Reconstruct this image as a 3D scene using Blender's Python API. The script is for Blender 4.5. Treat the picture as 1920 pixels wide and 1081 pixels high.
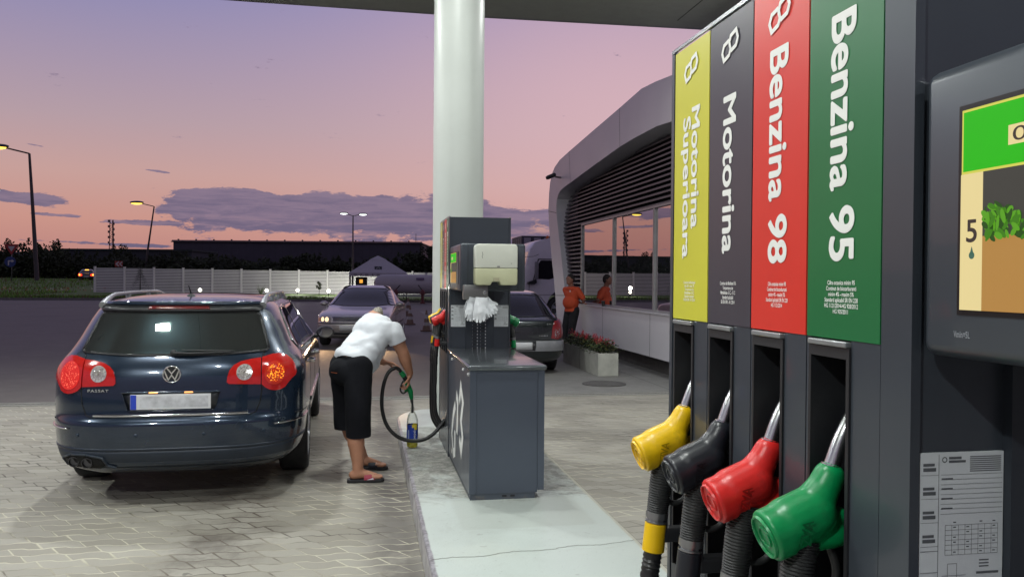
import bpy, bmesh, math, random
import numpy as np
from mathutils import Vector, Matrix, noise as mnoise
R = math.radians
PI = math.pi
sc = bpy.context.scene
col = sc.collection
for o in list(bpy.data.objects): bpy.data.objects.remove(o)

# ------------------------------------------------------------------ camera
cd = bpy.data.cameras.new('camera'); cam = bpy.data.objects.new('camera', cd); col.objects.link(cam)
cd.sensor_width = 36; cd.lens = 36*1535/1920; cd.clip_end = 2000; cd.clip_start = 0.02
_y, _p, _r = R(10.2), R(-0.65), R(0.46)
_F = Vector((math.sin(_y)*math.cos(_p), math.cos(_y)*math.cos(_p), math.sin(_p)))
_R0 = Vector((math.cos(_y), -math.sin(_y), 0)); _U0 = _R0.cross(_F)
_Rt = _R0*math.cos(_r)+_U0*math.sin(_r); _U = _Rt.cross(_F)
m = Matrix((_Rt, _U, -_F)).transposed().to_4x4(); m.translation = (0, 0, 1.6)
cam.matrix_world = m
sc.camera = cam
sc.render.resolution_x = 1024; sc.render.resolution_y = 576
sc.render.engine = 'CYCLES'
sc.view_settings.view_transform = 'Standard'; sc.view_settings.look = 'None'
sc.view_settings.exposure = 0; sc.view_settings.gamma = 1
sc.cycles.max_bounces = 8; sc.cycles.transparent_max_bounces = 12

# ------------------------------------------------------------------ node helper
class NT:
    def __init__(s, nt): s.nt = nt
    def n(s, t, **kw):
        nd = s.nt.nodes.new(t)
        for k, v in kw.items():
            setattr(nd, k, v)
        return nd
    def put(s, sock, v):
        if isinstance(v, bpy.types.NodeSocket): s.nt.links.new(v, sock)
        elif v is not None: sock.default_value = v
    def m(s, op, a, b=None, c=None, clamp=False):
        nd = s.n('ShaderNodeMath', operation=op, use_clamp=clamp)
        s.put(nd.inputs[0], a); s.put(nd.inputs[1], b); s.put(nd.inputs[2], c)
        return nd.outputs[0]
    def mix(s, f, a, b, blend='MIX'):
        nd = s.n('ShaderNodeMix', data_type='RGBA', blend_type=blend)
        s.put(nd.inputs[0], f); s.put(nd.inputs[6], a if not isinstance(a, tuple) else (*a[:3], 1)); s.put(nd.inputs[7], b if not isinstance(b, tuple) else (*b[:3], 1))
        return nd.outputs[2]
    def ramp(s, f, stops, interp='LINEAR'):
        nd = s.n('ShaderNodeValToRGB'); cr = nd.color_ramp; cr.interpolation = interp
        while len(cr.elements) < len(stops): cr.elements.new(0.5)
        for e, (p, c) in zip(cr.elements, stops):
            e.position = p; e.color = (*c[:3], 1) if isinstance(c, tuple) else (c, c, c, 1)
        s.put(nd.inputs[0], f); return nd.outputs[0]
    def noise(s, vec, scale, detail=3, rough=.5, dist=0, color=False):
        nd = s.n('ShaderNodeTexNoise'); s.put(nd.inputs['Vector'], vec)
        nd.inputs['Scale'].default_value = scale; nd.inputs['Detail'].default_value = detail
        nd.inputs['Roughness'].default_value = rough; nd.inputs['Distortion'].default_value = dist
        return nd.outputs[1 if color else 0]
    def sstep(s, x, a, b):
        nd = s.n('ShaderNodeMapRange', interpolation_type='SMOOTHSTEP')
        s.put(nd.inputs[0], x); nd.inputs[1].default_value = a; nd.inputs[2].default_value = b
        return nd.outputs[0]
    def mapping(s, vec, scale=(1, 1, 1), rot=(0, 0, 0), loc=(0, 0, 0)):
        nd = s.n('ShaderNodeMapping'); s.put(nd.inputs[0], vec)
        nd.inputs['Scale'].default_value = scale; nd.inputs['Rotation'].default_value = rot; nd.inputs['Location'].default_value = loc
        return nd.outputs[0]

# ------------------------------------------------------------------ dusk sky (world)
w = bpy.data.worlds.new('World'); sc.world = w; w.use_nodes = True
w.node_tree.nodes.clear()
N = NT(w.node_tree)
tc = N.n('ShaderNodeTexCoord'); sep = N.n('ShaderNodeSeparateXYZ'); N.put(sep.inputs[0], tc.outputs['Generated'])
sx, sy, sz = sep.outputs
DEG = 57.29578
el = N.m('MULTIPLY', N.m('ARCSINE', N.m('MULTIPLY', sz, .99999)), DEG)          # elevation in degrees
az = N.m('MULTIPLY', N.m('ARCTAN2', sx, sy), DEG)                               # 0 = +Y, + to the right
t = N.m('DIVIDE', el, 90.0, clamp=True)
west = N.ramp(t, [(0.0, (.44, .20, .19)), (.02, (.52, .235, .20)), (.04, (.59, .285, .23)), (.072, (.57, .34, .31)),
                  (.11, (.45, .325, .37)), (.20, (.24, .235, .45)), (.32, (.16, .16, .31)), (1.0, (.08, .08, .12))])
east = N.ramp(t, [(0.0, (.15, .12, .17)), (.08, (.22, .16, .22)), (.2, (.17, .16, .27)), (.4, (.12, .12, .20)), (1.0, (.08, .08, .12))])
caz = N.m('COSINE', N.m('DIVIDE', N.m('SUBTRACT', az, 8.0), DEG))
fw = N.sstep(caz, -.55, .75)
skyc = N.mix(fw, east, west)
# warm glow around the place where the sun went down
ga = N.m('DIVIDE', N.m('SUBTRACT', az, 19.0), 19.0); ge = N.m('DIVIDE', N.m('SUBTRACT', el, 12.0), 11.0)
g = N.m('POWER', 2.718, N.m('MULTIPLY', -1.0, N.m('ADD', N.m('MULTIPLY', ga, ga), N.m('MULTIPLY', ge, ge))))
skyc = N.mix(N.m('MULTIPLY', g, .62), skyc, (.80, .50, .53))
# clouds
cv = N.n('ShaderNodeCombineXYZ'); N.put(cv.inputs[0], N.m('MULTIPLY', az, .55)); N.put(cv.inputs[1], N.m('MULTIPLY', el, 1.7))
nz1 = N.m('ADD', N.m('MULTIPLY', N.noise(cv.outputs[0], .42, 8, .66, .3), .75), N.m('MULTIPLY', N.noise(cv.outputs[0], 1.5, 6, .7), .25))
cv2 = N.n('ShaderNodeCombineXYZ'); N.put(cv2.inputs[0], N.m('MULTIPLY', az, .25)); N.put(cv2.inputs[1], N.m('MULTIPLY', el, 2.2)); cv2.inputs[2].default_value = 4
nz2 = N.noise(cv2.outputs[0], 1.0, 8, .68, .4)
def blob_(a0, e0, sa, se, amp, tilt=0, pw=2):
    da = N.m('SUBTRACT', az, a0)
    e_ = N.m('SUBTRACT', N.m('SUBTRACT', el, e0), N.m('MULTIPLY', da, tilt))
    qa = N.m('POWER', N.m('ABSOLUTE', N.m('DIVIDE', da, sa)), 4.0)
    qe = N.m('POWER', N.m('ABSOLUTE', N.m('DIVIDE', e_, se)), float(pw))
    return N.m('MULTIPLY', N.m('POWER', 2.718, N.m('MULTIPLY', -1.0, N.m('ADD', qa, qe))), amp)
def acc(l):
    r_ = l[0]
    for q in l[1:]: r_ = N.m('ADD', r_, q)
    return r_
big = acc([blob_(-1.5, 4.35, 11.5, 1.45, 1.0, .012, 4), blob_(-9.5, 4.9, 3.6, .9, .6), blob_(12.5, 3.7, 5.5, 1.35, .9, -.03, 4), blob_(4, 2.6, 6.5, .5, .5),
           blob_(-29, 4.2, 2.6, .33, .9, -.06), blob_(-23.5, 4.9, 2.6, .26, .95, -.05), blob_(-20.6, 4.6, 2, .35, .8, -.05), blob_(-30.3, 5.3, 2.6, .18, .8, -.04),
           blob_(-33, 7.6, 3.2, .18, .8, -.06), blob_(-19, 3.7, 2, .12, .7, -.02), blob_(-28, 2.3, 2.5, .1, .6, -.02), blob_(-14.8, 3.4, 2.4, .16, .7, 0),
           blob_(-16, 2.0, 4.5, .13, .75, -.03), blob_(-45, 5, 5, .5, .7), blob_(-60, 4, 9, .8, .8), blob_(60, 5, 16, 1.2, .9), blob_(-13.2, 6.7, 1.1, .09, .6, -.1), blob_(-20, 7.8, .6, .07, .55, -.1)])
msk = N.sstep(N.m('ADD', big, N.m('MULTIPLY', N.m('SUBTRACT', nz1, .5), 3.4)), .40, .58)
ccol = N.mix(N.sstep(N.m('ADD', nz2, N.m('MULTIPLY', N.m('SUBTRACT', el, 4.2), .05)), .34, .66), (.100, .092, .185), (.205, .155, .245))
rim = N.m('MULTIPLY', N.sstep(nz2, .5, .68), N.sstep(el, 4.4, 2.4))
ccol = N.mix(N.m('MULTIPLY', rim, .75), ccol, (.50, .27, .27))
brk = N.m('MULTIPLY', N.m('MULTIPLY', N.sstep(nz1, .50, .60), N.sstep(az, 9.0, 12.0)), N.sstep(N.m('ABSOLUTE', N.m('SUBTRACT', el, 4.2)), 1.6, .2))
ccol = N.mix(N.m('MULTIPLY', brk, .8), ccol, (.80, .40, .26))
skyc = N.mix(N.m('MULTIPLY', msk, .93), skyc, ccol)
skyc = N.mix(N.sstep(el, -.3, -2.0), skyc, (.03, .028, .035))
bg = N.n('ShaderNodeBackground'); skyc = N.mix(.07, skyc, (.60, .50, .52)); N.put(bg.inputs[0], skyc); bg.inputs[1].default_value = 1.0
wo = N.n('ShaderNodeOutputWorld'); N.put(wo.inputs[0], bg.outputs[0])

LAMP_W = 150.0     # canopy downlights, modelled below under the canopy
LAMPS = [(-1.9, 9.4, 1.25), (-2.4, 4.2, .55), (3.4, 9.4, .75), (3.4, 4.2, .6), (.5, 6.7, .5), (-.9, 1.4, .8), (-3.6, -2.2, 1.9), (3.2, -1.8, .8), (-6.2, 4.2, 1.3), (-6.2, 9.4, .9)]
SOFFIT = 5.33

# ------------------------------------------------------------------ materials
MATS = {}
def mat(name, c, rough=.6, metal=0., var=.12, vs=6., bump=0., bs=60., coat=0., spec=.5, trans=0., alpha=1., emit=None, es=1., sheen=0., dirt=None):
    if name in MATS: return MATS[name]
    mt = bpy.data.materials.new(name); mt.use_nodes = True; nt = mt.node_tree; n_ = NT(nt)
    b = nt.nodes['Principled BSDF']
    tcd = n_.n('ShaderNodeTexCoord').outputs['Object']
    if emit is not None:
        b.inputs['Base Color'].default_value = (0, 0, 0, 1); b.inputs['Specular IOR Level'].default_value = .2
        b.inputs['Emission Color'].default_value = (*emit, 1); b.inputs['Emission Strength'].default_value = es
        MATS[name] = mt; return mt
    nz = n_.noise(tcd, vs, 5, .6)
    cc = n_.mix(n_.sstep(nz, .25, .75), tuple(x*(1-var) for x in c), tuple(min(1, x*(1+var)) for x in c))
    if dirt:
        dn = n_.noise(tcd, dirt[2] if len(dirt) > 2 else 3., 6, .65)
        cc = n_.mix(n_.m('MULTIPLY', n_.sstep(dn, .5, .72), dirt[1]), cc, dirt[0])
    n_.put(b.inputs['Base Color'], cc)
    b.inputs['Roughness'].default_value = rough
    n_.put(b.inputs['Roughness'], n_.m('ADD', n_.m('MULTIPLY', n_.m('SUBTRACT', n_.noise(tcd, vs*3, 4), .5), rough*.35), rough))
    b.inputs['Metallic'].default_value = metal; b.inputs['Coat Weight'].default_value = coat; b.inputs['Coat Roughness'].default_value = .04
    b.inputs['Specular IOR Level'].default_value = spec
    b.inputs['Transmission Weight'].default_value = trans; b.inputs['Alpha'].default_value = alpha
    b.inputs['Sheen Weight'].default_value = sheen
    if bump:
        bn = n_.n('ShaderNodeBump'); bn.inputs['Strength'].default_value = bump; bn.inputs['Distance'].default_value = .01
        n_.put(bn.inputs['Height'], n_.noise(tcd, bs, 4, .6)); n_.put(b.inputs['Normal'], bn.outputs[0])
    MATS[name] = mt; return mt

def glass_mat(name, tint, gloss=.5, dust=.02, rough=.02, tr=1.0):
    """thin pane: fresnel reflection over a tinted see-through, a little dust"""
    if name in MATS: return MATS[name]
    mt = bpy.data.materials.new(name); mt.use_nodes = True; nt = mt.node_tree; nt.nodes.clear(); n_ = NT(nt)
    tr_ = n_.n('ShaderNodeBsdfTransparent'); tr_.inputs[0].default_value = (*tint, 1)
    gl = n_.n('ShaderNodeBsdfGlossy'); gl.inputs['Roughness'].default_value = rough; gl.inputs[0].default_value = (.95, .95, .95, 1)
    df = n_.n('ShaderNodeBsdfDiffuse'); df.inputs[0].default_value = (.35, .36, .34, 1)
    fr = n_.n('ShaderNodeFresnel'); fr.inputs[0].default_value = 1.5
    m1 = n_.n('ShaderNodeMixShader')
    geo = n_.n('ShaderNodeTexCoord').outputs['Object']
    sp = n_.m('MULTIPLY', n_.sstep(n_.noise(geo, 55, 5, .75), .60, .72), .5)
    n_.put(m1.inputs[0], n_.m('ADD', dust, n_.m('MULTIPLY', sp, dust*6), clamp=True)); n_.put(m1.inputs[1], tr_.outputs[0]); n_.put(m1.inputs[2], df.outputs[0])
    m2 = n_.n('ShaderNodeMixShader'); n_.put(m2.inputs[0], n_.m('ADD', n_.m('MULTIPLY', fr.outputs[0], 1.3), gloss, clamp=True))
    n_.put(m2.inputs[1], m1.outputs[0]); n_.put(m2.inputs[2], gl.outputs[0])
    o_ = n_.n('ShaderNodeOutputMaterial'); n_.put(o_.inputs[0], m2.outputs[0]); MATS[name] = mt; return mt

# ------------------------------------------------------------------ mesh helpers
def new(): return bmesh.new()
def obj(name, bm, mats, parent=None, smooth=False, shift=None, bev=0, angle=48):
    if shift is not None: bmesh.ops.translate(bm, verts=bm.verts, vec=shift)
    bmesh.ops.recalc_face_normals(bm, faces=bm.faces)
    if bev:
        es = [e for e in bm.edges if len(e.link_faces) == 2 and e.calc_face_angle(0) > R(40)]
        bmesh.ops.bevel(bm, geom=es, offset=bev, segments=2, affect='EDGES', profile=.5, clamp_overlap=True)
    me = bpy.data.meshes.new(name); bm.to_mesh(me); bm.free()
    if not isinstance(mats, (list, tuple)): mats = [mats]
    for x in mats: me.materials.append(x)
    if smooth or bev:
        me.polygons.foreach_set('use_smooth', [True]*len(me.polygons))
        try: me.set_sharp_from_angle(angle=R(angle))
        except Exception: pass
    o = bpy.data.objects.new(name, me); col.objects.link(o)
    if parent is not None: o.parent = parent
    return o
def tag(o, label=None, cat=None, group=None, kind=None):
    if label: o['label'] = label
    if cat: o['category'] = cat
    if group: o['group'] = group
    if kind: o['kind'] = kind
    return o
def thing(name, label, cat, loc=(0, 0, 0), rz=0, group=None):
    o = bpy.data.objects.new(name, None); col.objects.link(o); o.empty_display_size = .1
    o.location = loc; o.rotation_euler = (0, 0, rz)
    return tag(o, label, cat, group)
def copy_tree(o, parent=None):
    c = o.copy(); col.objects.link(c)
    if parent is not None: c.parent = parent
    for ch in list(o.children): copy_tree(ch, c)
    return c
def box(bm, x0, x1, y0, y1, z0, z1, mi=0):
    vs = [bm.verts.new(p) for p in ((x0, y0, z0), (x1, y0, z0), (x1, y1, z0), (x0, y1, z0), (x0, y0, z1), (x1, y0, z1), (x1, y1, z1), (x0, y1, z1))]
    fs = [(0, 3, 2, 1), (4, 5, 6, 7), (0, 1, 5, 4), (1, 2, 6, 5), (2, 3, 7, 6), (3, 0, 4, 7)]
    out = []
    for f in fs:
        q = bm.faces.new([vs[i] for i in f]); q.material_index = mi; out.append(q)
    return vs
def rbox(bm, x0, x1, y0, y1, z0, z1, r=.01, seg=3, mi=0):
    b2 = new(); box(b2, x0, x1, y0, y1, z0, z1, mi); bmesh.ops.recalc_face_normals(b2, faces=b2.faces)
    bmesh.ops.bevel(b2, geom=list(b2.edges), offset=r, segments=seg, affect='EDGES', profile=.5, clamp_overlap=True)
    merge(bm, b2, mi)
def merge(bm, b2, mi=None, mtx=None):
    if mtx is not None: bmesh.ops.transform(b2, matrix=mtx, verts=b2.verts)
    vm = {}
    for v in b2.verts: vm[v] = bm.verts.new(v.co)
    for f in b2.faces:
        try:
            q = bm.faces.new([vm[v] for v in f.verts]); q.material_index = f.material_index if mi is None else mi; q.smooth = f.smooth
        except ValueError: pass
    b2.free()
def spline(pts, n=8):
    P = [Vector(p) for p in pts]; P = [P[0]*2-P[1]] + P + [P[-1]*2-P[-2]]; out = []
    for i in range(1, len(P)-2):
        for k in range(n):
            t_ = k/n; a, b, c, d = P[i-1], P[i], P[i+1], P[i+2]
            out.append(.5*((2*b)+(c-a)*t_+(2*a-5*b+4*c-d)*t_*t_+(3*b-a-3*c+d)*t_**3))
    out.append(P[-2]); return out
def tube(bm, pts, r, seg=10, cap=True, mi=0, flat=None):
    P = [Vector(p) for p in pts]; n = len(P)
    rr = r if isinstance(r, (list, tuple)) else [r]*n
    if callable(r): rr = [r(i/(n-1)) for i in range(n)]
    up = Vector((0, 0, 1)); prev = None; rings = []
    for i in range(n):
        tg = (P[min(i+1, n-1)]-P[max(i-1, 0)]).normalized()
        if prev is None:
            a = tg.cross(up) if abs(tg.z) < .9 else tg.cross(Vector((0, 1, 0)))
            a.normalize()
        else:
            a = prev-tg*prev.dot(tg); a.normalize()
        prev = a; b = tg.cross(a)
        ring = []
        for k in range(seg):
            th = 2*PI*k/seg
            ring.append(bm.verts.new(P[i]+(a*math.cos(th)+b*math.sin(th))*rr[i]))
        rings.append(ring)
    for i in range(n-1):
        for k in range(seg):
            f = bm.faces.new((rings[i][k], rings[i][(k+1) % seg], rings[i+1][(k+1) % seg], rings[i+1][k])); f.material_index = mi; f.smooth = True
    if cap:
        for rg in (rings[0], rings[-1]):
            f = bm.faces.new(rg); f.material_index = mi
def lathe(bm, prof, c=(0, 0, 0), axis=(0, 0, 1), seg=24, mi=0, cap=True):
    """prof: (radius, height along axis)"""
    ax = Vector(axis).normalized(); a = ax.orthogonal().normalized(); b = ax.cross(a); c = Vector(c); rings = []
    for r_, h in prof:
        rings.append([bm.verts.new(c+ax*h+(a*math.cos(2*PI*k/seg)+b*math.sin(2*PI*k/seg))*max(r_, 1e-4)) for k in range(seg)])
    for i in range(len(rings)-1):
        for k in range(seg):
            f = bm.faces.new((rings[i][k], rings[i][(k+1) % seg], rings[i+1][(k+1) % seg], rings[i+1][k])); f.material_index = mi
    if cap:
        for rg in (rings[0], rings[-1]):
            f = bm.faces.new(rg); f.material_index = mi
def prism(bm, poly, fn, d0, d1, mi=0):
    """poly in 2D, fn(u,v,d)->3D"""
    a = [bm.verts.new(fn(u, v, d0)) for u, v in poly]; b = [bm.verts.new(fn(u, v, d1)) for u, v in poly]
    n = len(poly)
    for L in (a, b):
        f = bm.faces.new(L); f.material_index = mi
    for i in range(n):
        f = bm.faces.new((a[i], a[(i+1) % n], b[(i+1) % n], b[i])); f.material_index = mi
def stroke(bm, pts, w_, fn, d0=0, d1=.0008, closed=False, mi=0):
    """thick flat polyline in 2D"""
    P = [Vector((p[0], p[1])) for p in pts]; n = len(P); L = []; Rr = []
    for i in range(n):
        if closed: a, b = P[(i-1) % n], P[(i+1) % n]
        else: a, b = P[max(i-1, 0)], P[min(i+1, n-1)]
        d1_ = (P[i]-a); d2_ = (b-P[i])
        d1_ = d1_.normalized() if d1_.length > 1e-9 else d2_.normalized()
        d2_ = d2_.normalized() if d2_.length > 1e-9 else d1_
        t_ = (d1_+d2_).normalized(); nn = Vector((-t_.y, t_.x)); k = max(.4, nn.dot(Vector((-d1_.y, d1_.x))))
        L.append(P[i]+nn*w_/2/k); Rr.append(P[i]-nn*w_/2/k)
    m_ = n if closed else n-1
    for i in range(m_):
        j = (i+1) % n
        q = [bm.verts.new(fn(p.x, p.y, d1)) for p in (L[i], L[j], Rr[j], Rr[i])]
        f = bm.faces.new(q); f.material_index = mi
def text(name, s, mt, parent, o, xd, yd, w_=None, h_=None, bold=.0, align='CENTER', off=.0005, shear=0, space=1.0):
    """flat lettering; its bounding box is centred on o (or starts at o when align LEFT), fitted to w_ x h_"""
    cu = bpy.data.curves.new('t', 'FONT'); cu.body = s; cu.size = 1; cu.offset = 0 if bold > .015 else bold; cu.align_x = 'CENTER'; cu.shear = shear
    cu.space_character = space; cu.space_line = .95
    ob = bpy.data.objects.new('t', cu); col.objects.link(ob)
    dg = bpy.context.evaluated_depsgraph_get(); dg.update()
    me = bpy.data.meshes.new_from_object(ob.evaluated_get(dg)); bpy.data.objects.remove(ob)
    me.name = name
    if bold > .015:
        b_ = bmesh.new(); q_ = .5*bold
        for i_, (dx_, dy_) in enumerate(((0, 0), (q_, q_), (-q_, q_), (q_, -q_), (-q_, -q_), (q_*1.4, 0), (-q_*1.4, 0), (0, q_*1.4), (0, -q_*1.4))):
            t_ = bmesh.new(); t_.from_mesh(me); bmesh.ops.translate(t_, verts=t_.verts, vec=(dx_, dy_, i_*.0015)); merge(b_, t_)
        b_.to_mesh(me); b_.free()
    n = len(me.vertices); co = np.zeros(n*3); me.vertices.foreach_get('co', co); co = co.reshape(-1, 3)
    lo, hi = co.min(0), co.max(0); ww, hh = hi[0]-lo[0], hi[1]-lo[1]
    sx_ = (w_/ww) if w_ else (h_/hh); sy_ = (h_/hh) if h_ else sx_
    X = (co[:, 0]-(lo[0]+hi[0])/2)*sx_; Y = (co[:, 1]-(lo[1]+hi[1])/2)*sy_
    if align == 'LEFT': X += (ww*sx_)/2
    xd = np.array(Vector(xd).normalized()); yd = np.array(Vector(yd).normalized()); nd = np.cross(xd, yd)
    q = np.array(o)+np.outer(X, xd)+np.outer(Y, yd)+np.outer(off+co[:, 2]*.03, nd)
    me.vertices.foreach_set('co', q.ravel().astype(np.float32)); me.update()
    me.materials.clear(); me.materials.append(mt)
    ob = bpy.data.objects.new(name, me); col.objects.link(ob)
    if parent is not None: ob.parent = parent
    return ob
def bake(o, mods):
    """apply modifiers of o without bpy.ops"""
    for ty, kw in mods:
        md = o.modifiers.new(ty, ty)
        for k, v in kw.items(): setattr(md, k, v)
    dg = bpy.context.evaluated_depsgraph_get(); dg.update()
    me = bpy.data.meshes.new_from_object(o.evaluated_get(dg)); o.modifiers.clear()
    o.data = me; return o
def hull(bm, p1, p2, r1, r2, sc1=(1, 1, 1), sub=3):
    b2 = new(); pts = []
    for p, r_ in ((p1, r1), (p2, r2)):
        b3 = new(); bmesh.ops.create_icosphere(b3, subdivisions=sub, radius=r_)
        for v in b3.verts: pts.append(Vector((v.co.x*sc1[0], v.co.y*sc1[1], v.co.z*sc1[2]))+Vector(p))
        b3.free()
    vs = [b2.verts.new(p) for p in pts]
    rs = bmesh.ops.convex_hull(b2, input=vs)
    bmesh.ops.delete(b2, geom=list({v for v in rs['geom_interior'] if isinstance(v, bmesh.types.BMVert)} | {v for v in rs['geom_unused'] if isinstance(v, bmesh.types.BMVert)}), context='VERTS')
    merge(bm, b2)
def ell(bm, c, rx, ry, rz, ax=None):
    """ellipsoid; ax = (xdir, ydir, zdir) optional"""
    b3 = new(); bmesh.ops.create_icosphere(b3, subdivisions=3, radius=1)
    X, Y, Z = ax if ax else (Vector((1, 0, 0)), Vector((0, 1, 0)), Vector((0, 0, 1)))
    for v in b3.verts: v.co = Vector(c)+X*(v.co.x*rx)+Y*(v.co.y*ry)+Z*(v.co.z*rz)
    merge(bm, b3)
def blob(name, bm, voxel, mt, parent=None, smooth=6, clips=(), fac=.5):
    """fuse overlapping solids into one continuous skin"""
    me = bpy.data.meshes.new(name); bmesh.ops.recalc_face_normals(bm, faces=bm.faces); bm.to_mesh(me); bm.free()
    o = bpy.data.objects.new(name, me); col.objects.link(o)
    bake(o, [('REMESH', dict(mode='VOXEL', voxel_size=voxel)), ('SMOOTH', dict(iterations=smooth, factor=fac))])
    if clips:
        b = new(); b.from_mesh(o.data)
        for co, no, rad in clips:
            # keep the side the normal does not point to, only near co
            fs = [f for f in b.faces if (f.calc_center_median()-Vector(co)).length < rad]
            es = list({e for f in fs for e in f.edges}); vs = list({v for f in fs for v in f.verts})
            bmesh.ops.bisect_plane(b, geom=vs+es+fs, plane_co=Vector(co), plane_no=Vector(no), clear_outer=True)
        b.to_mesh(o.data); b.free()
    o.data.materials.clear(); o.data.materials.append(mt)
    o.data.polygons.foreach_set('use_smooth', [True]*len(o.data.polygons))
    if parent is not None: o.parent = parent
    return o
# ================================================================== SETTING
def paver_mat():
    mt = bpy.data.materials.new('paving_blocks'); mt.use_nodes = True; n = NT(mt.node_tree); b = mt.node_tree.nodes['Principled BSDF']
    P = n.n('ShaderNodeTexCoord').outputs['Object']
    s_ = n.n('ShaderNodeSeparateXYZ'); n.put(s_.inputs[0], P); x, y = s_.outputs[0], s_.outputs[1]
    W_, H_ = .235, .118
    ph = n.m('FRACT', n.m('DIVIDE', x, W_))
    tri = n.m('ABSOLUTE', n.m('SUBTRACT', n.m('MULTIPLY', ph, 2.0), 1.0))           # 0..1 zigzag
    wav = n.sstep(tri, .28, .72)
    wob = n.m('MULTIPLY', n.m('SUBTRACT', n.noise(P, 5.5, 2), .5), .008)
    y2 = n.m('ADD', n.m('ADD', y, n.m('MULTIPLY', wav, .020)), wob)
    row = n.m('FLOOR', n.m('DIVIDE', y2, H_)); odd = n.m('MODULO', n.m('ABSOLUTE', row), 2.0)
    fy = n.m('FRACT', n.m('DIVIDE', y2, H_))
    x2 = n.m('ADD', n.m('ADD', x, n.m('MULTIPLY', n.m('SUBTRACT', fy, .5), .075)), wob)
    xs = n.m('ADD', n.m('DIVIDE', x2, W_), n.m('MULTIPLY', odd, .5))
    fx = n.m('FRACT', xs); colm = n.m('FLOOR', xs)
    dx = n.m('MULTIPLY', n.m('SUBTRACT', .5, n.m('ABSOLUTE', n.m('SUBTRACT', fx, .5))), W_)
    dy = n.m('MULTIPLY', n.m('SUBTRACT', .5, n.m('ABSOLUTE', n.m('SUBTRACT', fy, .5))), H_)
    dd = n.m('MINIMUM', dx, dy)
    jw = n.m('ADD', .0020, n.m('MULTIPLY', n.sstep(n.noise(P, 2.3, 4, .7), .3, .7), .0060))
    joint = n.m('SUBTRACT', 1.0, n.sstep(n.m('DIVIDE', dd, jw), .6, 1.7))
    cid = n.n('ShaderNodeCombineXYZ'); n.put(cid.inputs[0], colm); n.put(cid.inputs[1], row)
    wn = n.n('ShaderNodeTexWhiteNoise', noise_dimensions='3D'); n.put(wn.inputs[0], cid.outputs[0])
    base = n.ramp(wn.outputs[0], [(0, (.245, .225, .185)), (.5, (.29, .27, .228)), (1, (.335, .315, .27))])
    base = n.mix(n.m('MULTIPLY', n.noise(P, 70, 4, .7), .35), base, (.17, .17, .16))
    big = n.noise(P, .55, 5, .62)
    base = n.mix(n.m('MULTIPLY', n.sstep(big, .45, .75), .4), base, (.20, .185, .17))
    # wheel tracks and oil drips along the lane, worn in by traffic
    lane = n.m('ABSOLUTE', n.m('SUBTRACT', x, n.m('ADD', -1.0, n.m('MULTIPLY', n.noise(P, .5, 2), .3)))); lane = n.m('SUBTRACT', 1.0, n.sstep(lane, .10, .50))
    st = n.m('MULTIPLY', n.m('MULTIPLY', lane, n.sstep(n.noise(P, 1.6, 6, .72), .42, .66)), .70)
    base = n.mix(st, base, (.085, .07, .06))
    kd = n.m('SUBTRACT', 1.0, n.sstep(n.m('ABSOLUTE', n.m('SUBTRACT', x, .20)), .02, .28))
    base = n.mix(n.m('MULTIPLY', n.m('MULTIPLY', kd, n.sstep(n.noise(P, 2.6, 5, .7), .25, .55)), .75), base, (.09, .08, .075))
    sp = n.sstep(n.noise(P, 9, 3, .5), .70, .74); base = n.mix(n.m('MULTIPLY', sp, .6), base, (.05, .045, .04))
    jc = n.mix(n.sstep(n.noise(P, .9, 4, .65), .42, .60), (.46, .43, .34), (.07, .058, .048))
    jc = n.mix(n.m('MULTIPLY', lane, .9), jc, (.065, .045, .035))
    c = n.mix(n.m('MULTIPLY', joint, .95), base, jc)
    n.put(b.inputs['Base Color'], c)
    n.put(b.inputs['Roughness'], n.m('ADD', .52, n.m('MULTIPLY', big, .25)))
    bp = n.n('ShaderNodeBump'); bp.inputs['Strength'].default_value = .55; bp.inputs['Distance'].default_value = .006
    n.put(bp.inputs['Height'], n.m('ADD', n.m('MULTIPLY', n.sstep(dd, 0, .009), 1.0), n.m('ADD', n.m('MULTIPLY', n.noise(P, 150, 3), .18), n.m('MULTIPLY', wn.outputs[0], .3))))
    n.put(b.inputs['Normal'], bp.outputs[0]); return mt

def ground_mat(name, c, c2, sc_=8, rough=.8, bump=.4, patch=None, joints=None):
    mt = bpy.data.materials.new(name); mt.use_nodes = True; n = NT(mt.node_tree); b = mt.node_tree.nodes['Principled BSDF']
    P = n.n('ShaderNodeTexCoord').outputs['Object']
    a = n.mix(n.sstep(n.noise(P, sc_, 6, .65), .3, .7), c, c2)
    a = n.mix(n.m('MULTIPLY', n.sstep(n.noise(P, .35, 5, .6), .45, .7), .5), a, tuple(v*.7 for v in c))
    a = n.mix(n.m('MULTIPLY', n.noise(P, 90, 3, .7), .4), a, tuple(v*.6 for v in c))
    if joints:
        s_ = n.n('ShaderNodeSeparateXYZ'); n.put(s_.inputs[0], P)
        for k, (w_, o_) in enumerate(joints):
            f = n.m('FRACT', n.m('DIVIDE', n.m('SUBTRACT', s_.outputs[k], o_), w_))
            d = n.m('MULTIPLY', n.m('SUBTRACT', .5, n.m('ABSOLUTE', n.m('SUBTRACT', f, .5))), w_)
            a = n.mix(n.m('MULTIPLY', n.m('SUBTRACT', 1.0, n.sstep(d, .004, .012)), .7), a, (.05, .05, .045))
    n.put(b.inputs['Base Color'], a); b.inputs['Roughness'].default_value = rough
    bp = n.n('ShaderNodeBump'); bp.inputs['Strength'].default_value = bump; bp.inputs['Distance'].default_value = .008
    n.put(bp.inputs['Height'], n.noise(P, 120, 4, .7)); n.put(b.inputs['Normal'], bp.outputs[0]); return mt

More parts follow.
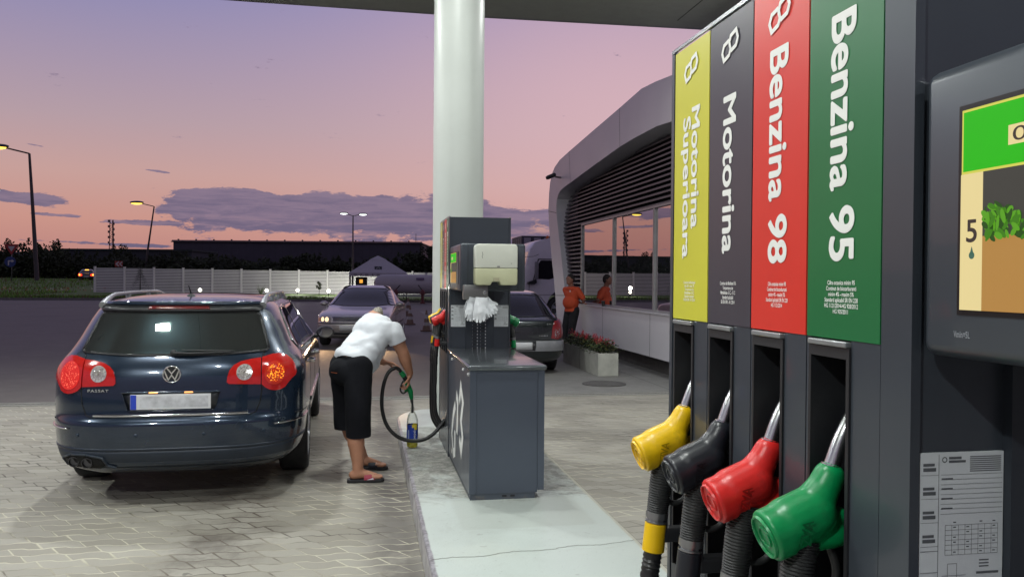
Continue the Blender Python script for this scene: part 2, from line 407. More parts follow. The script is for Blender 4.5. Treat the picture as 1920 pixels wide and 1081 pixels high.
bm = new(); box(bm, -900, 900, -300, 1500, -.5, 0)
tag(obj('ground', bm, ground_mat('asphalt', (.120, .108, .098), (.150, .135, .124), 3, .66)), kind='structure')
bm = new(); box(bm, -14, 12, -8, 10.86, -.2, .004)
tag(obj('forecourt_paving', bm, paver_mat()), kind='structure')
bm = new(); box(bm, 1.2, 8, 11.12, 13.9, -.2, .006); box(bm, 2.6, 8, 13.9, 40, -.2, .008)
tag(obj('concrete_pavement', bm, ground_mat('concrete', (.20, .195, .185), (.26, .255, .24), 5, .75, joints=[(2.35, 2.05), (1.42, 11.2)])), kind='structure')
# drainage channel across the lanes: pale concrete edging with a slotted iron grate
bm = new(); box(bm, -14, 12, 10.86, 10.965, -.2, .012); box(bm, -14, 12, 11.035, 11.12, -.2, .012)
for i in range(520):
    x_ = -14+i*.05
    box(bm, x_, x_+.022, 10.968, 11.032, -.02, .006, 1)
box(bm, -14, 12, 10.965, 11.035, -.2, -.02, 2)
tag(obj('drain_channel', bm, [ground_mat('kerb_concrete', (.24, .235, .215), (.30, .29, .27), 9), mat('iron', (.06, .055, .05), .6, .6), mat('drain_dark', (.012, .012, .012), .9)]), kind='structure')
# grass verge along the fence, rising to the road embankment on the left
bm = new()
prof = [(57.6, 0.02), (57.8, .13), (66, .16), (74, .18), (84, .45), (97, 1.02), (110, 1.2), (150, 1.3)]
xs_ = [-160, -90, -60, -45, -35, -27, -23, -18, -10, 0, 5, 12, 40]
def gz(x, z): return z if x < -25 else (z if z < .2 else .18+(z-.18)*max(0., min(1., (-x-10)/15.)))
g_ = [[bm.verts.new((x, y-(max(0, x+10)*.21), gz(x, z))) for x in xs_] for y, z in prof]
for i in range(len(prof)-1):
    for k in range(len(xs_)-1): bm.faces.new((g_[i][k], g_[i][k+1], g_[i+1][k+1], g_[i+1][k]))
tag(obj('grass_verge', bm, ground_mat('grass_soil', (.09, .16, .03), (.14, .22, .045), 4, .9)), kind='structure')
bm = new()
kb = [(-160, 57.6), (-10, 57.6), (40, 47.1)]
for (xa, ya), (xb, yb) in zip(kb, kb[1:]):
    for y0_, z0_, z1_ in ((-.12, 0, .15),):
        q = [(xa, ya+y0_), (xb, yb+y0_), (xb, yb+.04), (xa, ya+.04)]
        prism(bm, q, lambda u, v, d: Vector((u, v, d)), -.1, .15)
tag(obj('verge_kerb', bm, mat('old_kerb', (.16, .155, .15), .85, var=.2, bump=.4)), kind='structure')
rg = random.Random(3)
bm = new()
for i in range(15000):
    x = rg.uniform(-75, -17) if rg.random() < .75 else rg.uniform(-17, 8); y = rg.uniform(58, 104 if x < -27 else (76 if x < -18 else 60))
    if -24 < x: y = 57.9+rg.random()*1.6-(max(0, x+10)*.21)
    zz = np.interp(y, [p[0] for p in prof], [p[1] for p in prof]); zz = gz(x, zz)
    h = rg.uniform(.08, .26)*(1.6 if x < -24 and rg.random() < .3 else 1); a = rg.random()*PI; w_ = rg.uniform(.03, .09)
    dx, dy = math.cos(a)*w_, math.sin(a)*w_
    v = [bm.verts.new(p) for p in ((x-dx, y-dy, zz-.02), (x+dx, y+dy, zz-.02), (x+rg.uniform(-.1, .1), y, zz+h))]
    bm.faces.new(v).material_index = rg.choice((0, 0, 1, 2))
tag(obj('grass', bm, [mat('blade_green', (.14, .28, .035), .7), mat('blade_dark', (.09, .17, .03), .7), mat('blade_dry', (.15, .12, .055), .8)]), kind='stuff')
bm = new()
for i in range(90):
    x = rg.uniform(-43, -21); y = rg.uniform(62, 76)*1.0; zz = .2
    for k in range(5):
        a = rg.random()*PI*2; q = Vector((x+rg.uniform(-.12, .12), y, zz+rg.uniform(.2, .45)))
        e = rg.uniform(.03, .06)
        bm.faces.new([bm.verts.new(q+Vector((math.cos(a+j*2.1)*e, rg.uniform(-.03, .03), math.sin(a+j*2.1)*e))) for j in range(3)]).material_index = rg.choice((0, 1, 1, 2))
tag(obj('wild_flowers', bm, [mat('petal_white', (.75, .75, .7), .6), mat('petal_red', (.35, .06, .04), .6), mat('petal_yellow', (.5, .42, .05), .6)]), kind='stuff')

# pump island: white painted concrete with a grey kerb stone edge
def island_mat():
    mt = bpy.data.materials.new('painted_concrete'); mt.use_nodes = True; n = NT(mt.node_tree); b = mt.node_tree.nodes['Principled BSDF']
    P = n.n('ShaderNodeTexCoord').outputs['Object']; s_ = n.n('ShaderNodeSeparateXYZ'); n.put(s_.inputs[0], P); x, y, z = s_.outputs
    pc = n.mix(n.noise(P, 3, 5, .6), (.42, .465, .44), (.50, .55, .52))
    # grime trodden in around the foot of each pump
    def near(y0, y1, k):
        dyy = n.m('MAXIMUM', n.m('SUBTRACT', y0, y), n.m('SUBTRACT', y, y1)); dyy = n.m('MAXIMUM', dyy, 0.0)
        dxx = n.m('MAXIMUM', n.m('SUBTRACT', n.m('ABSOLUTE', n.m('SUBTRACT', x, .93)), .26), 0.0)
        return n.m('SUBTRACT', 1.0, n.sstep(n.m('ADD', dyy, n.m('MULTIPLY', dxx, .45)), .0, k))
    nn = n.noise(P, 3.2, 7, .68, .5)
    dirt = n.m('MULTIPLY', n.sstep(n.m('ADD', n.m('MULTIPLY', near(5.7, 7.6, 1.25), .55), nn), .80, 1.06), .88)
    fine = n.noise(P, 22, 5, .7)
    dc = n.mix(n.sstep(fine, .35, .65), (.10, .095, .085), (.30, .29, .26))
    c = n.mix(dirt, pc, dc)
    c = n.mix(n.m('MULTIPLY', n.sstep(n.noise(P, 13, 3), .69, .73), .45), c, (.25, .25, .24))
    yel = n.m('MULTIPLY', n.sstep(n.noise(P, 1.3, 5, .6), .5, .75), .25); c = n.mix(yel, c, (.50, .52, .42))
    sm = n.m('MULTIPLY', n.sstep(n.noise(P, 2.2, 7, .72, .6), .50, .74), .38); c = n.mix(sm, c, (.30, .31, .28))
    tk = n.m('MULTIPLY', n.sstep(n.noise(P, 60, 3, .6), .66, .70), .35); c = n.mix(tk, c, (.22, .22, .20))
    pr = n.m('MULTIPLY', n.m('MULTIPLY', n.sstep(n.m('ABSOLUTE', n.m('SUBTRACT', x, .96)), .42, .38), n.sstep(n.m('ABSOLUTE', n.m('SUBTRACT', y, 4.98)), .34, .31)), .45)
    c = n.mix(pr, c, (.36, .385, .35))
    wb = n.m('MULTIPLY', n.m('SUBTRACT', n.noise(P, 6, 4, .7), .5), .022)
    edge = n.sstep(n.m('ADD', x, wb), .362, .352)
    c = n.mix(edge, c, n.mix(n.sstep(fine, .4, .6), (.17, .155, .17), (.30, .285, .31)))
    edge2 = n.m('MULTIPLY', n.sstep(n.m('ADD', x, wb), 1.468, 1.480), .8)
    c = n.mix(edge2, c, (.40, .38, .30))
    side = n.sstep(z, .150, .144)
    c = n.mix(side, c, n.mix(n.sstep(n.noise(P, 7, 5, .7), .35, .6), (.20, .19, .20), (.46, .45, .45)))
    n.put(b.inputs['Base Color'], c); n.put(b.inputs['Roughness'], n.m('ADD', .34, n.m('MULTIPLY', dirt, .35)))
    bp = n.n('ShaderNodeBump'); bp.inputs['Strength'].default_value = .35; bp.inputs['Distance'].default_value = .004
    n.put(bp.inputs['Height'], n.m('ADD', n.noise(P, 40, 4, .6), n.m('MULTIPLY', dirt, n.noise(P, 160, 2)))); n.put(b.inputs['Normal'], bp.outputs[0]); return mt
outl = []
for a in range(0, 91, 10): outl.append((1.05+.45*math.cos(R(a)), 8.72+.34*math.sin(R(a))))
for a in range(90, 181, 10): outl.append((.72+.39*math.cos(R(a)), 8.36+.7*math.sin(R(a))))
outl += [(.33, -7.5), (1.5, -7.5)]
bm = new(); prism(bm, outl, lambda u, v, d: Vector((u, v, d)), -.1, .16)
isl = tag(obj('pump_island', bm, island_mat(), bev=.012), kind='structure')
# hairline crack across the paint
bm = new(); rr = random.Random(8); pts = []
for i in range(60):
    pts.append((.34+i*1.14/59, 4.18+.14*i/59+rr.uniform(-.006, .006)+.012*math.sin(i*.35)))
stroke(bm, pts, .004, lambda u, v, d: Vector((u, v, .1608+d)), 0, .0006)
tag(obj('island_crack', bm, mat('crack', (.16, .15, .14), .9)), kind='structure')

# ------------------------------------------------------------------ canopy, its lamps, its column
can = thing('forecourt_canopy', 'large flat canopy roof with grey underside over the fuel pumps', 'canopy', (0, 3, SOFFIT))
S = (0, -3, -SOFFIT)
bm = new()
prism(bm, [(-9, -7), (9, -7), (9, 11.40), (4.8, 11.47), (1.6, 11.57), (-1.6, 11.54), (-9, 11.30)], lambda u, v, d: Vector((u, v, d)), SOFFIT, SOFFIT+.5)
obj('soffit', bm, mat('soffit_grey', (.26, .27, .24), .55, var=.05), can, shift=S)
bm = new()
prism(bm, [(-9.1, -7.1), (9.1, -7.1), (9.1, 11.52), (4.8, 11.59), (1.6, 11.69), (-1.6, 11.66), (-9.1, 11.42)], lambda u, v, d: Vector((u, v, d)), SOFFIT+.012, SOFFIT+.55)
obj('fascia', bm, mat('canopy_edge', (.20, .20, .20), .5), can, shift=S)
bm = new()
for x_ in (-7.2, -4.8, -1.7, 1.35, 4.4, 7.0):
    box(bm, x_-.006, x_+.006, -7, 11.2, SOFFIT-.003, SOFFIT)
obj('panel_seam', bm, mat('seam_dark', (.03, .03, .03), .8), can, shift=S)
lampw = mat('lamp_white', (1, 1, 1), emit=(.93, 1.0, .97), es=9)
for i, (lx, ly, lw) in enumerate(LAMPS):
    if i == 0:
        t0 = thing('canopy_light', 'flat white downlight set in the canopy ceiling', 'canopy light', (lx, ly, SOFFIT), 0, 'square downlights in the canopy ceiling')
        bm = new(); rbox(bm, -.16, .16, -.16, .16, -.035, 0, .008); obj('light_housing', bm, mat('housing', (.5, .5, .5), .5), t0)
        bm = new(); box(bm, -.10, .10, -.10, .10, -.040, -.0355); obj('diffuser', bm, lampw, t0)
    else:
        t0_ = copy_tree(t0); t0_.location = (lx, ly, SOFFIT)
    L = bpy.data.lights.new('canopy_lamp', 'AREA'); L.shape = 'SQUARE'; L.size = .22; L.energy = LAMP_W*lw; L.color = (.96, 1.0, .965)
    lo = bpy.data.objects.new('canopy_lamp', L); col.objects.link(lo); lo.location = (lx, ly, SOFFIT-.045); lo.rotation_euler = (0, 0, 0)

bm = new()
lathe(bm, [(.262, .155), (.262, SOFFIT)], (.955, 8.52, 0), seg=64)
cl = obj('canopy_column', bm, mat('column_paint', (.54, .57, .54), .42, var=.04, vs=1.5, bump=.05, bs=12), smooth=True)
tag(cl, 'thick round white column holding up the canopy behind the pump', 'column')

# manhole
bm = new(); lathe(bm, [(.335, .0), (.335, .012), (.29, .014), (.285, .010), (.01, .010)], (3.62, 12.08, .006), seg=40)
for i in range(-5, 6):
    for k in range(-5, 6):
        if i*i+k*k < 26: box(bm, 3.62+i*.05-.015, 3.62+i*.05+.015, 12.08+k*.05-.015, 12.08+k*.05+.015, .013, .02, 1)
tag(obj('manhole_cover', bm, [mat('manhole_iron', (.11, .105, .10), .7, .3), mat('manhole_worn', (.16, .155, .15), .6, .3)]), 'round iron manhole cover set in the pavement before the flower box', 'manhole cover')
# ================================================================== FUEL DISPENSERS
M_body = mat('dispenser_grey', (.050, .060, .075), .34, .25, var=.06, vs=2, coat=.25)
M_body2 = mat('dispenser_dark', (.030, .037, .048), .42, .2, var=.06, vs=2)
M_hol = mat('holster_black', (.012, .013, .016), .55)
M_lip = mat('holster_lip', (.32, .34, .35), .35, .6)
M_rub = mat('hose_rubber', (.014, .014, .015), .42)
M_grip = mat('grip_rubber', (.018, .019, .02), .5)
M_steel = mat('spout_steel', (.62, .64, .64), .26, 1.0, var=.05, vs=30)
M_white = mat('print_white', (.78, .79, .76), .55, var=.02)
M_paper = mat('label_paper', (.62, .66, .68), .55, var=.03)
M_ink = mat('label_ink', (.10, .11, .12), .6, var=.02)
STR = [('yellow', (.56, .54, .045)), ('charcoal', (.048, .045, .058)), ('red', (.62, .035, .022)), ('green', (.010, .135, .042))]
NOZ = [(.80, .50, .005), (.014, .016, .022), (.62, .018, .016), (.0, .23, .065)]
Z0 = .16
def S_logo(bm, cy, cz, s_, fn, w_=.007, kx=1.9):
    for pts, oz in (([(-.12, .85), (-.72, .60), (-.92, -.10), (-.72, -.92), (-.10, -.62), (.06, -.05), (-.06, .50)], -.28), ([(.12, -.85), (.72, -.60), (.92, .10), (.72, .92), (.10, .62), (-.06, .05), (.06, -.50)], .28)):
        stroke(bm, [(cy+a*s_*kx, cz+(b+oz)*s_) for a, b in pts], w_, fn, 0, .0008 if oz < 0 else .0012)

def make_nozzle(parent_loc, side, kind, label, group, hose=True, end=None, hang=True):
    """nozzle resting in its holster; local u = towards the pump, v = up. root at the nozzle body centre"""
    X, Y, Z = parent_loc
    t = thing('fuel_nozzle', label, 'fuel nozzle', (X, Y, Z), 0, group)
    P = lambda u, v, y=0: Vector((u*(-side), y, v))
    cm = mat('nozzle_'+STR[kind][0], NOZ[kind], .36, var=.10, vs=30, coat=.0, dirt=(tuple(v*.45+.01 for v in NOZ[kind]), .45, 38))
    b = new()
    hull(b, P(-.026, -.012), P(.008, .004), .039, .037)
    hull(b, P(-.002, -.008), P(.026, .036), .035, .0245)
    hull(b, P(.026, .036), P(.036, .054), .0240, .0230)
    hull(b, P(-.004, -.036), P(.044, -.030), .020, .021)
    hull(b, P(.030, -.028), P(.052, -.002), .019, .012)
    lathe(b, [(.034, 0), (.0385, .003), (.0385, .030)], P(-.063, -.030), P(1, .38), seg=32)
    body = blob('nozzle_body', b, .0026, cm, t, smooth=8)
    b = new(); ax = P(1, .38).normalized(); c0 = P(-.0633, -.0302)
    lathe(b, [(.028, .0), (.0290, -.0035), (.031, -.0035), (.0325, 0)], c0, ax, 36, cap=False)
    lathe(b, [(.013, .0), (.0135, -.002), (.0155, -.002), (.016, 0)], c0, ax, 36, cap=False)
    obj('end_cap', b, cm, body, smooth=True)
    n = P(0, 0, -1)
    text('lettering', 'ZVA', mat('emboss_'+STR[kind][0], tuple(v*.42 for v in NOZ[kind]), .35), body, P(-.022, -.014, -.0415), (.12*(1 if side < 0 else 1), 0, 1), (-1, 0, .1), w_=.036, h_=.017, bold=.03)
    b = new(); tube(b, spline([P(.033, .048), P(.043, .076), P(.056, .110), P(.074, .142), P(.098, .166)], 6), .0120, 16)
    tube(b, [P(.037, .062), P(.040, .072)], .0146, 18)
    obj('spout', b, M_steel, t, smooth=True)
    # rubber grip with ribs
    gp = spline([P(-.004, -.034), P(-.011, -.072), P(-.017, -.115), P(-.021, -.152)], 16)
    ng = len(gp)
    b = new(); tube(b, gp, [(.0262-.0035*i/ng)*(1-(.07 if (i % 2) else 0)) for i in range(ng)], 18)
    obj('grip', b, M_grip, t, smooth=True)
    # guard lever toward the pump
    b = new(); tube(b, spline([P(.035, -.040), P(.050, -.085), P(.040, -.125), P(.012, -.135), P(-.012, -.120)], 6), .0065, 8)
    obj('trigger_guard', b, M_grip, t, smooth=True)
    b = new(); d = (gp[-1]-gp[-2]).normalized(); e = gp[-1]
    tube(b, [e-d*.001, e+d*.012], .0235, 20); tube(b, [e+d*.0125, e+d*.022], .019, 20)
    tube(b, [e+d*.018, e+d*.021], .0235, 20)
    obj('collar_ring', b, mat('ring_metal', (.35, .36, .37), .3, .9), t, smooth=True)
    if hose:
        s0 = e+d*.022
        slc = mat('sleeve_'+STR[kind][0], NOZ[kind], .33, var=.04)
        b = new(); tube(b, [s0+d*a for a in (.0, .002, .060, .062)], [.021, .0235, .0235, .021], 20)
        obj('swivel_sleeve', b, slc, t, smooth=True)
        s1 = s0+d*.062
        ex = Vector(end)-Vector((X, Y, Z))
        mid1 = s1+Vector((0, 0, -.22))+P(-.012, 0)
        path = spline([s1, s1+d*.09, mid1+P(.0, -.06), P(-.045, ex.z+.26, ex.y*.2), P(-.035, ex.z+.07, ex.y*.45), P(.02, ex.z-.03, ex.y*.8), Vector((ex.x, ex.y, ex.z))], 16)
        # bend restrictor: ribbed first stretch, then smooth
        L = 0; rad = []
        q = [path[0]]
        for a, b_ in zip(path, path[1:]):
            k = max(1, int((b_-a).length/.0045))
            for j in range(1, k+1): q.append(a.lerp(b_, j/k))
        for i in range(len(q)):
            if i: L += (q[i]-q[i-1]).length
            rad.append(.0205-(.0022 if (L % .009) > .0045 else 0) if L < .16 else .0165)
        b = new(); tube(b, q, rad, 14)
        obj('hose', b, M_rub, t, smooth=True)
    return t

def dispenser(fy, label, detail):
    t = thing('fuel_dispenser', label, 'fuel dispenser', (.923, fy, Z0))
    S = (0, 0, -Z0)
    zt, zs = 2.098, 1.516
    ya, yb = .063, .805; sw = (yb-ya)/4
    # ---- hose tower body
    b = new()
    box(b, -.13, .13, .062, .815, Z0, 2.094); box(b, -.238, .238, .006, .0615, Z0, 2.094)
    for s in (-1, 1):
        def sb(x0, x1, y0, y1, z0, z1, mi=0):
            a_, b_ = sorted((s*x0, s*x1)); box(b, a_, b_, y0, y1, z0, z1, mi)
        sb(.13, .245, .062, .815, 1.520, 2.094)              # behind the colour strips
        sb(.2385, .252, .0, ya-.002, Z0, 2.1)              # corner post
        sb(.13, .252, yb+.002, .822, Z0, 2.1)
        for k in range(4):
            yn = yb-(k+1)*sw; yf = yb-k*sw                 # near, far edge of this bay
            sb(.13, .250, yn+.002, yf-.118, Z0, 1.517)       # pillar next to the recess
            sb(.13, .2465, yn-.0015, yn+.002, Z0, 1.517)
            sb(.13, .250, yf-.012, yf-.0015, Z0, 1.517)
            sb(.13, .2500, yf-.118, yf-.012, Z0, .98)         # closed below the holster
            sb(.13, .232, yf-.118, yf-.012, 1.490, 1.520)
    box(b, -.238, .238, .019, .815, 2.094, 2.1)
    body = obj('tower_body', b, M_body, t, shift=S)
    for s in (-1, 1):
        for k in range(4):
            b = new()
            yf = yb-k*sw
            a_, b_ = sorted((s*.133, s*.131)); box(b, a_, b_, yf-.118, yf-.012, .98, 1.49)
            for y0, y1 in ((yf-.0185, yf-.012), (yf-.118, yf-.1105)):
                a_, b_ = sorted((s*.14, s*.2535)); box(b, a_, b_, y0, y1, .98, 1.506)
            a_, b_ = sorted((s*.14, s*.2535)); box(b, a_, b_, yf-.1105, yf-.0185, 1.490, 1.506)
            # rounded hook bracket under each nozzle
            a_, b_ = sorted((s*.130, s*.300)); rbox(b, a_, b_, yf-.082, yf-.048, 1.045, 1.075, .007)
            a_, b_ = sorted((s*.288, s*.303)); rbox(b, a_, b_, yf-.082, yf-.048, 1.055, 1.105, .006)
            hol = obj('nozzle_holster', b, M_hol, t, shift=S); b = new()
            yf = yb-k*sw; a_, b_ = sorted((s*.246, s*.258))
            rbox(b, a_, b_, yf-.115, yf-.015, 1.5065, 1.5150, .002)
            obj('holster_lip', b, M_lip, hol, shift=S)
    # top edge strip catches the light
    b = new(); box(b, -.253, -.249, .0, .822, 2.1005, 2.108); box(b, .249, .253, .0, .822, 2.1005, 2.108); box(b, -.249, .249, .818, .822, 2.1005, 2.106)
    obj('edge_trim', b, mat('trim_metal', (.35, .36, .37), .3, .9), t, shift=S)
    # ---- colour strips with their lettering
    for s in (-1, 1):
        for k in range(4):
            # on the left side yellow is farthest; mirrored the same on the other side
            yf = yb-k*sw; yn = yf-sw; yc = (yf+yn)/2
            b = new(); a_, b_ = sorted((s*.2455, s*.2512)); box(b, a_, b_, yn+.0022, yf-.0022, zs+.0015, 2.096)
            st = obj('colour_strip', b, mat('strip_'+STR[k][0], STR[k][1], .33, var=.04, vs=3), t, shift=S)
            st['label'] = STR[k][0]+' strip'
            if s > 0 and not detail == 2: pass
            xo = s*.2514; down = (0, 0, -1); upv = (0, s, 0)
            px_ = lambda y, z: (xo, y, z-Z0)
            fn = lambda u, v, d: Vector((xo+s*d, u if s < 0 else u, v-Z0))
            if k == 0:
                text('lettering', 'Motorina', M_white, st, px_(yc+s*.026, (1.961+1.708)/2), down, upv, .253, .043, .036)
                text('lettering', 'Superioara', M_white, st, px_(yc-s*.026, (1.946+1.647)/2), down, upv, .299, .053, .036)
            elif k == 1:
                text('lettering', 'Motorina', M_white, st, px_(yc, 1.80), down, upv, .297, .055, .036)
            else:
                text('lettering', 'Benzina 98' if k == 2 else 'Benzina 95', M_white, st, px_(yc, 1.808), down, upv, .357, .063, .036)
            if k < 4:
                zc = (2.045, 2.040, 2.040, 2.052)[k]
                bb = new(); S_logo(bb, yc, zc, .019, lambda u, v, d: Vector((xo+s*(d+.0006), yc-(u-yc) if s < 0 else u, v-Z0)), .0080)
                obj('emblem', bb, M_white, st)
            fine = ['Continut de Biodiesel\nmin. 6% - max. 7%\nTemperatura de\nfiltrabilitate -15 C\nStandard aplicabil\nSR EN 590 - A1 2014',
                    'Continut de Biodiesel 5%\nTemperatura de\nfiltrabilitate -5 C, -15 C\nStandard aplicabil\nSR EN 590 - A1 2014',
                    'Cifra octanica minim 98\nContinut de biocarburanti\nminim 4% - maxim 5%\nStandard aplicabil SR EN 228\nHG 1121/2014',
                    'Cifra octanica minim 95\nContinut de biocarburanti\nminim 4% - maxim 5%\nStandard aplicabil SR EN 228\nHG 1121/2014-HG 928/2012\nHG 935/2011'][k]
            text('lettering', fine, M_white, st, px_(yc, 1.578), (0, s, 0), (0, 0, 1), (.062, .068, .072, .084)[k], .042 if k < 3 else .048, .012)
    # ---- display housing standing forward of the tower
    hx0, hx1, hy0, hy1, hz0, hz1 = -.246, .232, -.73, -.008, 1.511, 1.856
    b = new(); rbox(b, hx0, hx1, hy0, hy1, hz0, hz1, .016, 4)
    hs = obj('display_housing', b, M_body, t, smooth=True, shift=S)
    b = new()
    for xx in (hx0+.055, hx1-.055): box(b, xx-.0015, xx+.0015, hy0-.0008, hy0, hz0+.01, hz1-.01)
    obj('seam', b, M_hol, hs, shift=S)
    for s in (-1, 1):
        xf = hx0 if s < 0 else hx1
        sy0, sy1 = -.078, -.46
        zt_, zb_ = 1.797, 1.569
        mats = [mat('bezel_black', (.008, .008, .009), .3), mat('scr_cream', (0, 0, 0), emit=(.80, .66, .31), es=1.0), mat('scr_green', (0, 0, 0), emit=(.022, .47, .005), es=1.0),
                mat('scr_grey', (0, 0, 0), emit=(.055, .052, .045), es=1.0), mat('scr_tan', (0, 0, 0), emit=(.52, .27, .07), es=.85), mat('scr_leaf', (0, 0, 0), emit=(.05, .20, .008), es=1.0),
                mat('scr_yellow', (0, 0, 0), emit=(.65, .62, .10), es=1.0), mat('scr_ink', (.03, .03, .03), .5), mat('scr_brown', (0, 0, 0), emit=(.40, .20, .055), es=1), mat('scr_leaf_dark', (0, 0, 0), emit=(.022, .075, .008), es=1), mat('scr_leaf_lit', (0, 0, 0), emit=(.10, .34, .015), es=1)]
        b = new()
        def q(y0, y1, z0, z1, mi, d):
            box(b, *sorted((xf, xf+s*d)), *sorted((y0, y1)), z0, z1, mi)
        q(sy0+.006, sy1-.006, zb_-.006, zt_+.006, 0, .0010)
        q(sy0, sy1, zb_, zt_, 6, .0018)
        q(sy0-.003, sy1+.003, 1.7265, zt_-.003, 2, .0024)
        q(sy0, sy0-.034, zb_, 1.7235, 1, .0026)
        q(sy0-.034, sy1, 1.652, 1.7235, 3, .0024)
        q(sy0-.034, sy1, zb_, 1.652, 4, .0024)
        q(sy0-.034-.07, sy1+.02, 1.60, 1.640, 8, .0027)
        q(sy0-.070, sy0-.16, 1.747, 1.768, 1, .0030)
        # potted leaves in the picture
        rl = random.Random(5)
        for i in range(90):
            cy_ = sy0-.040-rl.random()**1.5*.060; cz_ = 1.650+rl.random()*.040*(1-abs((cy_-(sy0-.056))/.062)); an = rl.uniform(-1.3, 1.3)
            l_, w2 = rl.uniform(.005, .009), rl.uniform(.002, .0038)
            d_ = (math.sin(an), math.cos(an)); pr = (d_[1], -d_[0])
            pl = [(cy_+d_[0]*l_*math.cos(g_)+pr[0]*w2*math.sin(g_), cz_+d_[1]*l_*math.cos(g_)+pr[1]*w2*math.sin(g_)) for g_ in [j_*PI/5 for j_ in range(10)]]
            pl = [(min(y_, sy0-.0345), max(z_, 1.645)) for y_, z_ in pl]
            f = b.faces.new([b.verts.new((xf+s*(.0030+i*.00002), y_, z_)) for y_, z_ in pl]); f.material_index = rl.choice((5, 9, 10))
        scr = obj('screen', b, mats, hs, shift=S)
        if s < 0: tag(scr, 'lit colour screen with a green header')
        yd = (0, s, 0)
        text('lettering', '5', mat('scr_digit', (0, 0, 0), emit=(.05, .035, .03), es=1), scr, (xf+s*.0030, sy0-.019, 1.6585-Z0), yd, (0, 0, 1), .0165, .026, .02)
        text('lettering', '0.00', mat('scr_digit', (0, 0, 0)), scr, (xf+s*.0032, sy0-.112, 1.7575-Z0), yd, (0, 0, 1), .07, .015, .0)
        bb = new()
        lathe(bb, [(.0042, 0), (.0042, .0003)], (xf+s*.0030, sy0-.019, 1.631-Z0), (s, 0, 0), 16)
        prism(bb, [(-.003, 0), (.003, 0), (0, .009)], lambda u, v, d: Vector((xf+s*(.003+d), sy0-.019+u, 1.632-Z0+v)), 0, .0003)
        obj('emblem', bb, mat('scr_teal', (0, 0, 0), emit=(.06, .14, .10), es=1), scr)
        text('lettering', 'Vmin=5L', mat('faint_print', (.25, .27, .30), .5), hs, (xf+s*.0002, -.080, 1.5405-Z0), yd, (0, 0, 1), .026, .0075, .01)
        # card and keypad plate beside the screen
        b = new(); box(b, *sorted((xf, xf+s*.003)), -.62, -.50, 1.56, 1.80)
        obj('keypad_plate', b, M_body2, hs, shift=S)
        for a in range(3):
            for c in range(4):
                pass
    # ---- front face: label sheets, vented centre column
    b = new(); box(b, -.116, .116, -.010, .0065, .955, 1.515)
    fp = obj('vent_panel', b, M_body2, t, shift=S)
    b = new()
    for i in range(13):
        z_ = .985+i*.0265
        for xx in (-.040, .026):
            rbox(b, xx-.022, xx+.022, -.0125, -.0098, z_, z_+.009, .001, 1, 0)
            box(b, xx+.016, xx+.023, -.0135, -.0125, z_, z_+.012, 1)
            box(b, xx-.022, xx-.019, -.0133, -.0125, z_, z_+.006, 1)
    obj('vent_slot', b, [M_hol, mat('slot_glint', (.65, .66, .68), .3, .8)], fp, shift=S)
    for s in (-1, 1):
        lx0, lx1 = sorted((s*.236, s*.117))
        b = new(); box(b, lx0, lx1, .0020, .0055, 1.212, 1.386)
        lb = obj('calibration_label', b, M_paper, t, shift=S)
        b = new(); fr = lambda u, v, d: Vector((u, .0015, v-Z0))
        def ln(x0, z0, x1, z1, w_=.0008, mi=0): 
            stroke(b, [(x0, z0), (x1, z1)], w_, fr, mi=mi)
        cx = lx0+.026
        ln(cx, 1.214, cx, 1.384, .0006)
        for i in range(4):
            zz = 1.371-i*.030
            ln(lx0+.004, zz, lx0+.020, zz, .0035); ln(lx0+.004, zz-.006, lx0+.022, zz-.006, .0045); ln(lx0+.001, zz-.013, cx, zz-.013, .0004)
        ln(lx0+.001, 1.262, cx, 1.262, .0006); ln(lx0+.001, 1.235, cx, 1.235, .0006)
        for i in range(8):
            ln(lx0+.070, 1.380-i*.0026, lx1-.004, 1.380-i*.0026, .0011)
        ln(lx0+.040, 1.379, lx0+.058, 1.379, .003); ln(lx0+.040, 1.3745, lx0+.064, 1.3745, .003)
        cc = [(lx0+.034+.0032*math.cos(a), 1.377+.0032*math.sin(a)) for a in [i*PI/4 for i in range(8)]]; stroke(b, cc, .0012, fr, closed=True)
        for i in range(9): ln(cx+.003, 1.358-i*.0062, lx1-.002, 1.358-i*.0062, .0004)
        for i in range(4): ln(cx+.004, 1.353-i*.0125, cx+.004+.016, 1.353-i*.0125, .0016)
        for i in range(7): ln(cx+.010, 1.294-i*.0063, lx1-.008, 1.294-i*.0063, .0004)
        for i in range(9): ln(cx+.010+i*.0094, 1.294, cx+.010+i*.0094, 1.2562, .0004)
        for i in range(7):
            for j in (1, 3, 5, 7):
                if (i+j) % 3: ln(cx+.012+j*.0094, 1.2975-i*.0063, cx+.016+j*.0094, 1.2975-i*.0063, .0012)
        ln(cx+.014, 1.245, cx+.014, 1.218, .0005); ln(cx+.027, 1.245, cx+.027, 1.218, .0005); ln(cx+.014, 1.245, cx+.027, 1.245, .0005)
        ln(cx+.006, 1.218, cx+.040, 1.218, .0006); ln(cx+.006, 1.230, cx+.040, 1.230, .0005)
        for i in range(3): ln(lx1-.034, 1.248-i*.004, lx1-.020, 1.248-i*.004, .0015)
        ln(lx1-.038, 1.232, lx1-.006, 1.232, .003); ln(lx1-.045, 1.224, lx1-.012, 1.224, .0012)
        obj('print', b, M_ink, lb)
    # ---- lower cabinet
    b = new()
    box(b, -.248, -.205, -1.335, -.002, .20, 1.003); box(b, .205, .248, -1.335, -.002, .215, 1.003)
    box(b, -.2035, .2035, -1.330, -.002, .200, 1.003); box(b, -.205, .205, -1.327, -1.3, .225, 1.0)
    cab = obj('lower_cabinet', b, mat('cabinet_grey', (.072, .086, .116), .33, .25, var=.08, vs=1.4, coat=.15), t, shift=S)
    b = new(); box(b, -.240, .190, -1.327, -.01, Z0, .1995)
